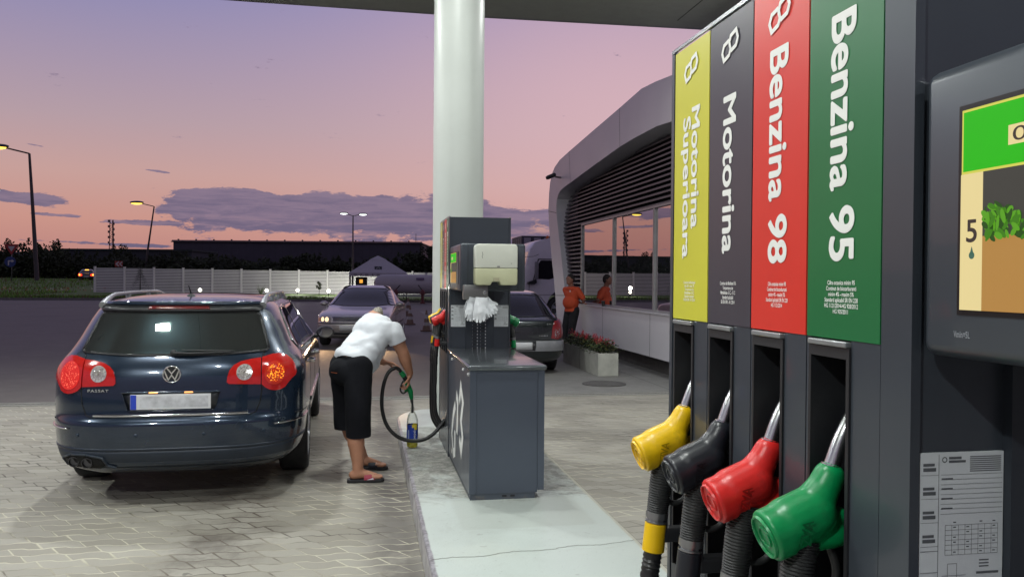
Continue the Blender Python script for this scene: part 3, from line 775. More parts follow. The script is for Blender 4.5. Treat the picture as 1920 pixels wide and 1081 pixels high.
    for xx in (-.03, .025): box(b, xx, xx+.03, -1.3285, -1.327, .176, .188, 1)
    obj('plinth', b, [mat('plinth_grey', (.065, .078, .10), .5, dirt=((.16, .13, .10), .5, 14)), M_hol], cab, shift=S)
    b = new(); rbox(b, -.262, .262, -1.352, -.001, 1.003, 1.038, .016, 4)
    top = obj('cabinet_top', b, mat('worktop', (.085, .095, .105), .22, .35, var=.25, vs=5, coat=.3, dirt=((.16, .165, .17), .5, 9)), t, smooth=True, shift=S)
    for s in (-1, 1):
        for yy in (-.25, -.98, -1.27):
            b = new(); lathe(b, [(.011, 0), (.011, .006), (.005, .010)], (s*.248, yy, .975), (s, 0, 0), 14)
            obj('screw_cap', b, mat('screw_white', (.7, .7, .7), .4), cab, shift=S, smooth=True)
    return t, S

D2, S_ = dispenser(6.6, 'grey fuel dispenser with a paper towel box, a large white 73 on its lower cabinet', 2)
# bold white chevron figures on the near dispenser face of the far pump
for s in (-1, 1):
    b = new(); fx_ = lambda u, v, d: Vector((s*(.2485+d), u if s < 0 else u, v-Z0))
    # '7'
    stroke(b, [(-.56, .745), (-.655, .70), (-.615, .46)], .080, fx_)
    # '3' 
    stroke(b, [(-.76, .72), (-.84, .835), (-.97, .74), (-.86, .60), (-.96, .50), (-.88, .385), (-.78, .46)], .078, fx_)
    # swoosh G
    stroke(b, [(-.50, .66), (-.36, .56), (-.26, .40), (-.38, .27), (-.48, .30), (-.48, .46)], .074, fx_)
    o_ = obj('lettering', b, M_white, D2)
    b = new(); stroke(b, [(-.235+.0, .262), (-.30, .262)], .03, fx_); S_logo(b, -.25, .27, .016, fx_, .006, 1.0); obj('lettering', b, M_white, D2)
    for i_ in range(1): pass
D1, _ = dispenser(.915, 'tall dark fuel dispenser in the foreground with four coloured strips and a lit screen', 1)

GR = 'fuel nozzles hanging in the near dispenser'
names = [('yellow', 'farthest'), ('black', ''), ('red', ''), ('green', '')]
LB = ['yellow fuel nozzle in the near dispenser under the yellow strip', 'black fuel nozzle in the near dispenser between the yellow and red nozzles',
      'red fuel nozzle in the near dispenser between the black and green nozzles', 'green fuel nozzle in the near dispenser, closest to the camera']
sw_ = (.805-.063)/4
for k in range(4):
    yc = .915+.805-k*sw_-.065
    make_nozzle((.637, yc, 1.260), -1, k, LB[k], GR, end=(.672, yc-.02, .36+.03*k))
LB2 = ['yellow fuel nozzle on the left side of the far dispenser', 'black fuel nozzle on the left side of the far dispenser between yellow and red', 'red fuel nozzle on the left side of the far dispenser', None]
for k in range(3):
    yc = 6.6+.805-k*sw_-.065
    make_nozzle((.637, yc, 1.260), -1, k, LB2[k], 'fuel nozzles on the left side of the far dispenser', end=(.672, yc-.02, .30+.045*k))
LB3 = ['yellow fuel nozzle hidden behind the red one on the right side of the far dispenser', 'black fuel nozzle on the right side of the far dispenser', 'red fuel nozzle on the right side of the far dispenser behind the green one', 'green fuel nozzle on the right side of the far dispenser']
for k in (2, 3):
    yc = 6.6+.805-k*sw_-.065
    make_nozzle((1.209, yc, 1.260), 1, k, LB3[k], 'fuel nozzles on the right side of the far dispenser', end=(1.174, yc+.02, .34+.045*k))

# ---- paper towel box on the far dispenser
pt = thing('paper_towel_dispenser', 'cream and white plastic paper towel box on the front of the far pump', 'towel dispenser', (.92, 5.865, 1.556))
b = new()
pl = [(-.135, 0), (-.044, 0), (-.032, .024), (.024, .024), (.034, 0), (.135, 0), (.146, .006), (.150, .020), (.150, .120), (-.150, .120), (-.150, .020), (-.146, .006)]
prism(b, pl, lambda u, v, d: Vector((u, d, v)), -.135, -.001)
obj('lower_cover', b, mat('cream_plastic', (.50, .51, .33), .35, var=.05, vs=5), pt, bev=.006)
b = new(); pl = [(-.150, .1215), (.150, .1215), (.150, .270), (.144, .284), (.130, .292), (-.130, .292), (-.144, .284), (-.150, .270)]; prism(b, pl, lambda u, v, d: Vector((u, d, v)), -.137, -.001)
up_ = obj('lid', b, mat('white_plastic', (.66, .68, .60), .35, var=.04, vs=5), pt, bev=.006)
b = new(); stroke(b, [(-.105, .235), (-.100, .215), (-.106, .205), (-.102, .19)], .003, lambda u, v, d: Vector((u, -.1385, v)))
lathe(b, [(.003, 0), (.003, .001)], (.105, -.1382, .155), (0, -1, 0), 10); rbox(b, .003, .022, -.1392, -.138, .128, .136, .001, 1)
obj('scuff_mark', b, mat('scuff', (.12, .12, .12), .7), up_)
b = new(); rbox(b, -.026, .020, -.1375, -.130, .028, .054, .002); obj('paper_slot', b, mat('slot_cream', (.38, .36, .24), .5), pt)
# ---- glove box below it
gb = thing('glove_box', 'flat grey metal glove holder under the paper towel box', 'glove holder', (.785, 5.82, 1.452))
b = new(); rbox(b, -.092, .083, -.03, .045, 0, .104, .004, 2); obj('metal_box', b, mat('box_metal', (.20, .20, .20), .35, .6, var=.1), gb, smooth=True)
b = new(); lathe(b, [(.012, 0), (.013, .004), (.010, .005), (.008, .002), (.004, .002), (.004, .006)], (.058, -.030, .052), (0, -1, 0), 18); obj('lock', b, M_steel, gb, smooth=True)
# ================================================================== CARS
def pchip(xs, ys, x):
    xs = np.asarray(xs, float); ys = np.asarray(ys, float); h = np.diff(xs); dl = np.diff(ys)/h
    d = np.zeros(len(xs)); d[0], d[-1] = dl[0], dl[-1]
    for i in range(1, len(xs)-1):
        if dl[i-1]*dl[i] > 0:
            w1, w2 = 2*h[i]+h[i-1], h[i]+2*h[i-1]; d[i] = (w1+w2)/(w1/dl[i-1]+w2/dl[i])
    i = int(min(max(np.searchsorted(xs, x)-1, 0), len(xs)-2)); t_ = (x-xs[i])/h[i]; t_ = min(max(t_, 0), 1)
    return (1+2*t_)*(1-t_)**2*ys[i]+t_*(1-t_)**2*h[i]*d[i]+t_*t_*(3-2*t_)*ys[i+1]+t_*t_*(t_-1)*h[i]*d[i+1]
class Shape:
    """body as a stack of rounded plan outlines: rows (z, half width, rear y, front y, rear corner depth, front corner depth)"""
    def __init__(s, rows, nr=3.6, nf=3.0): s.rows = rows; s.nr = nr; s.nf = nf; s.zs = [r_[0] for r_ in rows]; s.cache = {}
    def par(s, z):
        return [float(pchip(s.zs, [r_[i] for r_ in s.rows], z)) for i in range(1, 6)]
    def ring(s, z):
        k = round(z, 5)
        if k in s.cache: return s.cache[k]
        w_, yr, yf, cr, cf = s.par(z); P = []
        NA = 26
        for i in range(NA+1):
            a = (i/NA)**.8*PI/2; P.append((w_*math.sin(a)**(2/s.nr) if i else 0, yr+cr*(1-max(0, math.cos(a))**(2/s.nr))))
        ys, ye = yr+cr, yf-cf
        for i in range(1, 40): P.append((w_, ys+(ye-ys)*i/40))
        for i in range(NA, -1, -1):
            a = (i/NA)**.8*PI/2; P.append((w_*math.sin(a)**(2/s.nf) if i else 0, yf-cf*(1-max(0, math.cos(a))**(2/s.nf))))
        P = np.array(P); L = np.concatenate([[0], np.cumsum(np.hypot(*(np.diff(P, axis=0).T)))])
        s.cache[k] = (P, L, NA); return s.cache[k]
    def rear(s, x, z):
        P, L, NA = s.ring(z); ax = min(abs(x), P[NA, 0]*.999); return Vector((x, float(np.interp(ax, P[:NA+1, 0], P[:NA+1, 1])), z))
    def wrap(s, q, z):       # q: signed distance along the outline from the rear centre
        P, L, NA = s.ring(z); a = abs(q); return Vector((math.copysign(float(np.interp(a, L, P[:, 0])), q), float(np.interp(a, L, P[:, 1])), z))
    def fwrap(s, q, z):      # same from the front centre
        P, L, NA = s.ring(z); a = L[-1]-abs(q); return Vector((math.copysign(float(np.interp(a, L, P[:, 0])), q), float(np.interp(a, L, P[:, 1])), z))
    def side(s, sg):
        def f(y, z):
            P, L, NA = s.ring(z); return Vector((sg*float(np.interp(y, P[:, 1][:-3], P[:, 0][:-3])), y, z))
        return f
    def mesh(s, nz=72):
        b = new(); z0, z1 = s.zs[0], s.zs[-1]; rows = []
        for j in range(nz+1):
            z = z0+(z1-z0)*(1-(1-j/nz)**1.25); P, L, NA = s.ring(z); n = len(P)
            rg = [b.verts.new((x, y, z)) for x, y in P]+[b.verts.new((-x, y, z)) for x, y in P[n-2:0:-1]]; rows.append(rg)
        for r0, r1 in zip(rows, rows[1:]):
            n = len(r0)
            for k in range(n): b.faces.new((r0[k], r0[(k+1) % n], r1[(k+1) % n], r1[k])).smooth = True
        for rg in (rows[0], rows[-1]):
            n = len(rg); h = n//2
            for k in range(h):
                a, b_, c, d = rg[k], rg[k+1], rg[(n-k-1) % n], rg[(n-k) % n]
                vs = list(dict.fromkeys((a, b_, c, d)))
                if len(vs) > 2:
                    try: b.faces.new(vs).smooth = True
                    except ValueError: pass
        bmesh.ops.remove_doubles(b, verts=b.verts, dist=1e-5)
        bmesh.ops.recalc_face_normals(b, faces=b.faces)
        return b
def patch(b, poly, fn, off, thick, step=.05, mi=0, flip=None):
    """lay a polygon (u,v) on a curved surface fn(u,v), lifted by off"""
    t = new(); t.faces.new([t.verts.new((u, v, 0)) for u, v in poly])
    us = [p[0] for p in poly]; vs = [p[1] for p in poly]
    for ax, lo, hi in ((0, min(us), max(us)), (1, min(vs), max(vs))):
        k = lo+step
        while k < hi:
            co = (k, 0, 0) if ax == 0 else (0, k, 0)
            bmesh.ops.bisect_plane(t, geom=list(t.verts)+list(t.edges)+list(t.faces), plane_co=co, plane_no=(1, 0, 0) if ax == 0 else (0, 1, 0)); k += step
    cu, cv = sum(us)/len(us), sum(vs)/len(vs)
    def nrm(u, v):
        e = .004; p = fn(u, v); a = fn(u+e, v)-fn(u-e, v); c = fn(u, v+e)-fn(u, v-e); n_ = a.cross(c)
        n_ = n_.normalized() if n_.length > 1e-12 else Vector((0, -1, 0))
        ref = Vector((p.x, p.y-patch.cy, 0)); ref.z = .3
        if n_.dot(ref) < 0: n_ = -n_
        return p, n_
    top, bot = {}, {}
    for v in t.verts:
        p, n_ = nrm(v.co.x, v.co.y); top[v] = b.verts.new(p+n_*off)
        if thick: bot[v] = b.verts.new(p+n_*(off-thick))
    for f in t.faces:
        q = b.faces.new([top[v] for v in f.verts]); q.material_index = mi; q.smooth = True
        if thick:
            q = b.faces.new([bot[v] for v in reversed(f.verts)]); q.material_index = mi
    if thick:
        for e in t.edges:
            if len(e.link_faces) == 1:
                a, c = e.verts; q = b.faces.new((top[a], top[c], bot[c], bot[a])); q.material_index = mi
    t.free()
patch.cy = 2.4
def line_patch(b, pts, w_, fn, off, thick=.003, step=.06, mi=0):
    P = [Vector(p) for p in pts]
    for a, c in zip(P, P[1:]):
        d = (c-a); 
        if d.length < 1e-6: continue
        n_ = Vector((-d.y, d.x)).normalized()*w_/2; e = d.normalized()*w_*.3
        patch(b, [tuple(a-e+n_), tuple(a-e-n_), tuple(c+e-n_), tuple(c+e+n_)], fn, off, thick, step, mi)
def circ(cx, cz, r_, n=20, sx=1.): return [(cx+sx*r_*math.cos(2*PI*i/n), cz+r_*math.sin(2*PI*i/n)) for i in range(n)]
def cut(o, cutters, mt):
    for cbm in cutters:
        bmesh.ops.recalc_face_normals(cbm, faces=cbm.faces)
        me = bpy.data.meshes.new('c'); cbm.to_mesh(me); cbm.free(); me.materials.append(mt)
        co = bpy.data.objects.new('c', me); col.objects.link(co)
        bake(o, [('BOOLEAN', dict(operation='DIFFERENCE', object=co, solver='EXACT', material_mode='TRANSFER'))])
        bpy.data.objects.remove(co)
    return o
M_tyre = mat('tyre', (.016, .016, .017), .75, bump=.3, bs=40)
M_dark = mat('car_interior', (.045, .048, .046), .8)
M_trim = mat('black_trim', (.014, .015, .017), .4)
M_chrome = mat('chrome', (.72, .73, .74), .12, 1., var=.02)
M_rim = mat('alloy', (.42, .43, .45), .3, .85, var=.05)
M_well = mat('wheel_well', (.008, .008, .008), .95)
def wheel(t, x, y, r_, w_, sgn, mt_rim=None, spokes=5):
    b = new(); prof = [(r_*.64, -w_/2+.012), (r_*.72, -w_/2), (r_*.93, -w_/2), (r_*.985, -w_/2+.018), (r_, -w_*.3), (r_, w_*.3), (r_*.985, w_/2-.018), (r_*.93, w_/2), (r_*.72, w_/2), (r_*.64, w_/2-.012)]
    b2 = new(); lathe(b2, prof, (x, y, r_), (1, 0, 0), 48, cap=False); merge(b, b2)
    lathe(b, [(r_*.64, 0), (.01, 0)], (x, y, r_), (1, 0, 0), 24, cap=False)
    for k in (-.22, -.08, .08, .22):      # tread grooves read as thin dark rings
        pass
    wt = obj('wheel', b, M_tyre, t, smooth=True)
    b = new(); xo = x+sgn*(w_/2-.022); q = sgn
    lathe(b, [(r_*.66, 0), (r_*.665, q*.016), (r_*.62, q*.018), (r_*.60, -q*.02), (r_*.58, -q*.10)], (xo, y, r_), (1, 0, 0), 40, cap=False)
    lathe(b, [(r_*.18, -q*.01), (r_*.17, q*.010), (.01, q*.012)], (xo, y, r_), (1, 0, 0), 20)
    for k in range(spokes):
        a = 2*PI*k/spokes+.3
        for da in (-.13, .13):
            c0 = Vector((xo-q*.002, y+math.cos(a)*r_*.12, r_+math.sin(a)*r_*.12)); c1 = Vector((xo-q*.004, y+math.cos(a+da)*r_*.61, r_+math.sin(a+da)*r_*.61))
            tube(b, [c0, c1], [.022, .026], 6)
    obj('rim', b, mt_rim or M_rim, wt, smooth=True)
    b = new(); lathe(b, [(r_*.56, 0), (r_*.55, q*.006), (.05, q*.006)], (xo-q*.055, y, r_), (1, 0, 0), 32); obj('brake_disc', b, mat('brake', (.12, .12, .12), .5, .8), wt, smooth=True)
def seats(t, rows_, ymt):
    for (y_, xs_) in rows_:
        for x_ in xs_:
            b = new(); rbox(b, x_-.23, x_+.23, y_, y_+.14, .45, 1.02, .05); rbox(b, x_-.23, x_+.23, y_+.1, y_+.6, .40, .55, .05)
            rbox(b, x_-.13, x_+.13, y_+.01, y_+.10, 1.07, 1.24, .035); rbox(b, x_-.06, x_-.045, y_+.04, y_+.06, 1.0, 1.1, .004); rbox(b, x_+.045, x_+.06, y_+.04, y_+.06, 1.0, 1.1, .004)
            obj('seat', b, ymt, t, smooth=True)
def mirror(t, side_fn, y, z, sg, mt, gl):
    p = side_fn(y, z); b = new()
    tube(b, [p-Vector((sg*.02, 0, 0)), p+Vector((sg*.05, -.01, .03))], .022, 8)
    c = p+Vector((sg*.105, 0, .055)); ell(b, c, .098, .085, .066)
    bmesh.ops.bisect_plane(b, geom=list(b.verts)+list(b.edges)+list(b.faces), plane_co=c+Vector((0, -.045, 0)), plane_no=(0, -1, 0), clear_outer=True)
    mo = obj('side_mirror', b, mt, t, smooth=True)
    b = new(); lathe(b, [(1, 0), (.99, .004)], (0, 0, 0), (0, -1, 0), 28)
    for v in b.verts: v.co = Vector((v.co.x*.080, v.co.y, v.co.z*.054))+c+Vector((0, -.0455, 0))
    obj('mirror_glass', b, gl, mo)
def car_glass(t, polys, fn, glass, name='window', off=.004, trim=True):
    for p in polys:
        b = new(); patch(b, p, fn, off, 0, .08); g_ = obj(name, b, glass, t, smooth=True)

# ---------------- dark blue estate in front of us
SH = Shape([
    (.215, .70, .20, 4.55, .55, .5), (.27, .79, .08, 4.65, .70, .6), (.33, .845, .030, 4.72, .80, .75), (.42, .872, .012, 4.76, .84, .8), (.54, .880, .0, 4.77, .84, .85),
    (.598, .883, .0, 4.77, .84, .85), (.625, .882, .030, 4.76, .80, .85), (.66, .882, .036, 4.745, .78, .85), (.74, .882, .040, 4.68, .76, .85), (.83, .880, .048, 4.45, .76, .85), (.90, .874, .058, 4.05, .76, .80),
    (.96, .862, .075, 3.72, .76, .70), (1.01, .838, .100, 3.58, .76, .62), (1.06, .804, .135, 3.46, .76, .55), (1.14, .760, .185, 3.28, .76, .5), (1.24, .715, .250, 3.05, .74, .5), (1.32, .675, .305, 2.84, .72, .5),
    (1.37, .640, .345, 2.66, .70, .55), (1.405, .590, .40, 2.48, .70, .6), (1.435, .50, .56, 2.25, .6, .6), (1.455, .34, .85, 1.98, .5, .45), (1.462, .16, 1.15, 1.7, .25, .25)], nr=3.3, nf=2.8)
paint = mat('blue_paint', (.011, .024, .048), .26, .45, var=.06, vs=1.5, coat=1.0)
glassd = glass_mat('rear_glass', (.42, .50, .47), .04, .05)
glasss = glass_mat('side_glass', (.30, .34, .33), .10, .02)
V = thing('estate_car', 'dark blue estate car with its rear lights on, parked left of the pumps', 'car', (-1.31, 5.93, 0), R(1.3))
body = obj('body', SH.mesh(), paint, V, smooth=True, angle=50)
cuts = []
for yy in (1.13, 3.84):
    c = new(); lathe(c, [(.362, -1.2), (.362, -.62)], (0, yy, .325), (1, 0, 0), 48); cuts.append(c)
    c = new(); lathe(c, [(.362, .62), (.362, 1.2)], (0, yy, .325), (1, 0, 0), 48); cuts.append(c)
cut(body, cuts, M_well)
# cabin hollow seen through the windows
RW = [(-.625, 1.085), (-.61, 1.068), (-.30, 1.050), (.30, 1.050), (.61, 1.068), (.625, 1.085), (.548, 1.315), (.525, 1.335), (.30, 1.350), (-.30, 1.350), (-.525, 1.335), (-.548, 1.315)]
SW = [(.66, 1.12), (.74, 1.045), (1.5, 1.025), (3.36, .985), (3.28, 1.03), (2.72, 1.335), (2.4, 1.368), (1.3, 1.368), (.90, 1.350), (.80, 1.31)]
c1 = new(); prism(c1, [(x*.96, (z-1.2)*.9+1.2) for x, z in RW], lambda u, v, d: Vector((u, d, v)), -.5, 2.9)
c2 = new(); prism(c2, [((y-2)*.985+2, (z-1.19)*.93+1.19) for y, z in SW], lambda u, v, d: Vector((d, u, v)), -1.5, 1.5)
c3 = new(); prism(c3, [(-.60, 1.03), (.60, 1.03), (.50, 1.33), (-.50, 1.33)], lambda u, v, d: Vector((u, d, v)), 2.2, 5)
cut(body, [c1, c2, c3], M_dark)
body.data.materials[0] = paint
b = new(); patch(b, RW, SH.rear, .006, 0, .06); obj('rear_window', b, glassd, V, smooth=True)
b = new(); fr_ = [(x*1.0, z) for x, z in RW]
line_patch(b, RW+[RW[0]], .016, SH.rear, .0065, .004); obj('rear_window_seal', b, M_trim, V)
b = new(); patch(b, [(-.56, 1.05), (.56, 1.05), (.47, 1.33), (-.47, 1.33)], lambda x, z: SH.fwrap(x, z), .004, 0, .08); obj('windscreen', b, glasss, V, smooth=True)
cutsy = [(.66, 1.36), (1.405, 2.33), (2.375, 3.36)]
for sg in (-1, 1):
    fs = SH.side(sg)
    for a0, a1 in cutsy:
        b = new(); t_ = new(); f = t_.faces.new([t_.verts.new((y, z, 0)) for y, z in SW])
        for co, no in (((a0, 0, 0), (-1, 0, 0)), ((a1, 0, 0), (1, 0, 0))):
            bmesh.ops.bisect_plane(t_, geom=list(t_.verts)+list(t_.edges)+list(t_.faces), plane_co=co, plane_no=no, clear_outer=True)
        pl = [(v.co.x, v.co.y) for v in list(t_.faces)[0].verts]; t_.free()
        patch(b, pl, fs, .004, 0, .07); obj('side_window', b, glasss, V, smooth=True)
    for l_, w2 in (([(1.38, 1.03), (1.36, 1.365)], .045), ([(2.35, 1.01), (2.30, 1.365)], .05)):
        b = new(); line_patch(b, l_, w2, fs, .0055); obj('window_pillar', b, M_trim, V)
    b = new(); line_patch(b, SW[1:4], .018, fs, .008, .007); line_patch(b, [SW[0], SW[1]], .014, fs, .008); line_patch(b, SW[4:]+[SW[0]], .014, fs, .008, .007)
    obj('window_trim', b, M_chrome, V)
    b = new(); line_patch(b, [(1.42, .50), (1.40, .75), (1.36, 1.03)], .007, fs, .0012, .002); line_patch(b, [(2.36, .26), (2.36, 1.0)], .007, fs, .0012, .002); line_patch(b, [(3.42, .30), (3.40, .97)], .007, fs, .0012, .002)
    line_patch(b, [(1.42, .50), (1.50, .30), (3.4, .28)], .007, fs, .0012, .002); line_patch(b, [(.30, .605), (.72, .585)], .006, fs, .0012, .002)
    obj('door_seam', b, M_well, V)
    for yy in (1.62, 2.55):
        p = fs(yy, .865); b = new(); tube(b, [p+Vector((-sg*.005, -.10, 0)), p+Vector((sg*.028, -.085, 0)), p+Vector((sg*.030, .085, 0)), p+Vector((-sg*.005, .10, 0))], .012, 8)
        obj('door_handle', b, M_chrome, V, smooth=True)
    b = new(); line_patch(b, [(1.46, .545), (3.40, .52)], .035, fs, .010, .012); obj('side_moulding', b, paint, V)
    b = new(); line_patch(b, [(.13, .555), (.70, .550)], .010, fs, .012, .01, .03); line_patch(b, [(1.46, .562), (3.40, .537)], .007, fs, .012, .006); obj('bumper_chrome', b, M_chrome, V)
    mirror(V, fs, 3.05, .965, sg, M_trim, mat('mirror_lens', (.5, .5, .5), .03, 1.))
    for yy in (1.13, 3.84): wheel(V, sg*.768, yy, .325, .225, sg)
    # roof rail
    b = new(); rl = []
    for i in range(25):
        q = i/24; y_ = .50+q*2.15; x_ = sg*(.572-.02*abs(q-.5)); rise = .085*min(1, q*7)**.7*min(1, (1-q)*7)**.7
        rl.append((x_, y_, 1.385+rise*.80+.010*math.sin(q*PI)))
    tube(b, rl, [.015+.012*max(0, 1-min(i, 24-i)/3) for i in range(25)], 16)
    for yy in (1.25, 1.95): tube(b, [(sg*.565, yy, 1.38), (sg*.570, yy, 1.46)], .022, 12)
    obj('roof_rail', b, mat('rail_silver', (.30, .31, .33), .42, .7), V, smooth=True)
# spoiler with third brake light
b = new()
sp = [(-.56, 1.376), (.56, 1.376), (.55, 1.390), (-.55, 1.390)]
patch(b, sp, SH.rear, .030, .05, .05)
spo = obj('roof_spoiler', b, paint, V, smooth=True)
b = new(); patch(b, [(-.54, 1.338), (.54, 1.338), (.56, 1.375), (-.56, 1.375)], SH.rear, .022, .035, .05); obj('spoiler_underside', b, M_trim, spo)
b = new(); patch(b, [(-.21, 1.350), (.21, 1.350), (.20, 1.370), (-.20, 1.370)], SH.rear, .0250, .01, .05); obj('high_brake_light', b, mat('brake_lens', (.10, .008, .008), .2, coat=.5), spo)
b = new(); line_patch(b, [(-.50, 1.391), (.50, 1.391)], .003, SH.rear, .031, .002); obj('edge_glint', b, M_chrome, spo)
# lights
M_lred = mat('lens_red', (.45, .012, .010), .12, var=.1, vs=30, coat=.8)
M_lglow = mat('lens_glow', (0, 0, 0), emit=(1.0, .045, .03), es=.85)
M_lclear = mat('lens_clear', (.62, .58, .56), .15, .5, var=.4, vs=60, coat=.5)
for sg in (-1, 1):
    on = sg < 0
    W_ = lambda q, z, s_=sg: SH.wrap(q*s_, z)
    bi = new(); patch(bi, [(.362, .862), (.375, .850), (.590, .838), (.590, 1.018), (.52, 1.012), (.45, .998), (.405, .975), (.380, .945), (.366, .90)], W_, .010, .012, .03)
    tl = obj('tail_light', bi, M_lred, V, smooth=True)
    bo = new(); outer = [(.598, .838), (.625, .812), (.66, .795), (.70, .788), (.74, .790), (.78, .805), (.81, .832), (.85, .860), (.90, .880), (.915, .90), (.90, .95), (.865, .99), (.82, 1.018), (.75, 1.036), (.68, 1.036), (.598, 1.020)]
    patch(bo, outer, W_, .012, .014, .03); obj('outer_lens', bo, M_lred, tl, smooth=True)
    b = new(); patch(b, circ(.705 if on else .695, .908, .092 if on else .080, 28), W_, .0165, .01, .03); obj('brake_lamp', b, mat('lamp_red_on', (0, 0, 0), emit=(.95, .035, .03), es=.75) if on else mat('lamp_red_ring', (.55, .03, .015), .15, coat=.5), tl, smooth=True)
    rr2 = random.Random(4 if on else 9)
    b = new()
    for i in range(150 if on else 110):
        a = rr2.random()*6.283; q = math.sqrt(rr2.random())*(.084 if on else .066); e = rr2.uniform(.002, .0058)
        patch(b, circ(.700+q*math.cos(a), .908+q*math.sin(a), e, 6), W_, .0180+rr2.random()*.001, 0, .02, mi=rr2.choice((0, 0, 1)))
    obj('reflector_cells', b, [mat('cell_red', (0, 0, 0), emit=(1.0, .16, .10), es=1.0), mat('cell_deep', (0, 0, 0), emit=(.55, .01, .01), es=1)] if on else [mat('cell_amber', (0, 0, 0), emit=(1.0, .38, .03), es=1.5), mat('cell_orange', (0, 0, 0), emit=(1., .13, .01), es=1.2)], tl)
    b = new(); patch(b, circ(.478, .925, .054, 26), W_, .0135, .006, .03); obj('reversing_lens', b, M_lclear, tl, smooth=True)
    b = new()
    cr_ = circ(.478, .925, .047, 22)
    for i in range(11): line_patch(b, [(.478, .925), cr_[i*2]], .0035, W_, .0150, .001, .05)
    for q in (.018, .034): line_patch(b, circ(.478, .925, q, 16)+[circ(.478, .925, q, 16)[0]], .003, W_, .0152, .001, .05)
    obj('lens_facets', b, mat('facet', (.75, .70, .68), .1, .9), tl)
# tailgate seams, chrome strip, plate recess, plate
b = new()
for sg in (-1, 1):
    line_patch(b, [(sg*.594, 1.05), (sg*.594, .80), (sg*.585, .72), (sg*.555, .645), (sg*.50, .628)], .007, SH.rear, .0014, .002, .03)
    line_patch(b, [(sg*.594, 1.05), (sg*.625, 1.075)], .007, SH.rear, .0014, .002)
line_patch(b, [(-.50, .626), (.50, .626)], .008, SH.rear, .0014, .002)
obj('tailgate_seam', b, M_well, V)
b = new(); tube(b, [SH.rear(-.505+i*.0505, .646)+Vector((0, -.006, 0)) for i in range(21)], .0095, 14); obj('chrome_strip', b, M_chrome, V, smooth=True)
b = new(); patch(b, [(-.275, .672), (.275, .672), (.295, .700), (.320, .800), (-.320, .800), (-.295, .700)], SH.rear, .002, .003, .08); obj('plate_recess', b, mat('recess_paint', (.006, .008, .012), .35, coat=.5), V)
b = new(); line_patch(b, [(-.320, .801), (-.28, .676), (.28, .676)], .006, SH.rear, .007, .006); line_patch(b, [(-.32, .802), (.32, .802)], .012, SH.rear, .009, .010); obj('recess_edge', b, paint, V)
b = new(); rbox(b, -.262, .262, -.006, .004, .686, .790, .003); pf = SH.rear(0, .74).y
pm = mat('plate_white', (.62, .63, .65), .35, var=.0)
np_ = obj('number_plate', b, pm, V, shift=(0, pf-.006, 0))
b = new(); rbox(b, -.260, -.222, -.0075, -.005, .688, .788, .001); obj('plate_band', b, mat('plate_blue', (.02, .05, .42), .35), np_, shift=(0, pf-.006, 0))
b = new(); rb = random.Random(2)
rbox(b, -.20, .245, -.0066, -.0055, .700, .776, .0005)
obj('plate_smudge', b, mat('smudge', (.50, .51, .54), .5, var=.25, vs=14), np_, shift=(0, pf-.006, 0))
b = new()
for x_ in (-.115, .115): rbox(b, x_-.028, x_+.028, -.012, .01, .797, .806, .003)
obj('plate_lamp', b, mat('plate_lamp_on', (0, 0, 0), emit=(1.0, .40, .12), es=2.2), V, shift=(0, SH.rear(0, .8).y-.006, 0))
# round badge and model lettering
by = SH.rear(0, .93).y-.006
b = new(); tube(b, [(.056*math.cos(a), -.004, .925+.056*math.sin(a)) for a in [2*PI*i/40 for i in range(41)]], .0055, 8)
fv = lambda u, v, d: Vector((u, -.006-d, v))
stroke(b, [(-.030, .966), (0, .928), (.030, .966)], .009, fv, 0, .0015); stroke(b, [(-.047, .948), (-.022, .886), (0, .918), (.022, .886), (.047, .948)], .009, fv, 0, .0015)
bd = obj('badge', b, M_chrome, V, smooth=True, shift=(0, by, 0))
b = new(); lathe(b, [(.054, 0), (.054, .003)], (0, -.001, .925), (0, -1, 0), 32); obj('badge_plate', b, M_trim, bd, shift=(0, by, 0))
text('lettering', 'PASSAT', M_chrome, V, (-.475, SH.rear(-.475, .816).y-.010, .816), (1, -.16, 0), (0, 0, 1), .140, .019, .03, space=1.2)
# wiper and aerial
b = new(); wy = lambda x, z: SH.rear(x, z)+Vector((0, -.020, .004))
lathe(b, [(.024, 0), (.022, .016), (.012, .022)], tuple(wy(0, 1.062)+Vector((0, .012, 0))), (0, -1, .2), 16)
tube(b, [wy(.0, 1.062)+Vector((0, -.012, 0)), wy(.12, 1.058)+Vector((0, -.014, 0)), wy(.38, 1.062)], [.011, .010, .006], 8); tube(b, [wy(.05, 1.078)+Vector((0, .006, 0)), wy(.40, 1.070)+Vector((0, .006, 0))], .0045, 6)
obj('rear_wiper', b, M_trim, V, smooth=True)
b = new(); lathe(b, [(.034, 0), (.030, .012), (.012, .022)], (0, .78, 1.446), (0, -.1, 1), 16); tube(b, [(0, .78, 1.465), (-.005, .70, 1.53)], [.006, .004], 8); obj('aerial', b, M_trim, V, smooth=True)
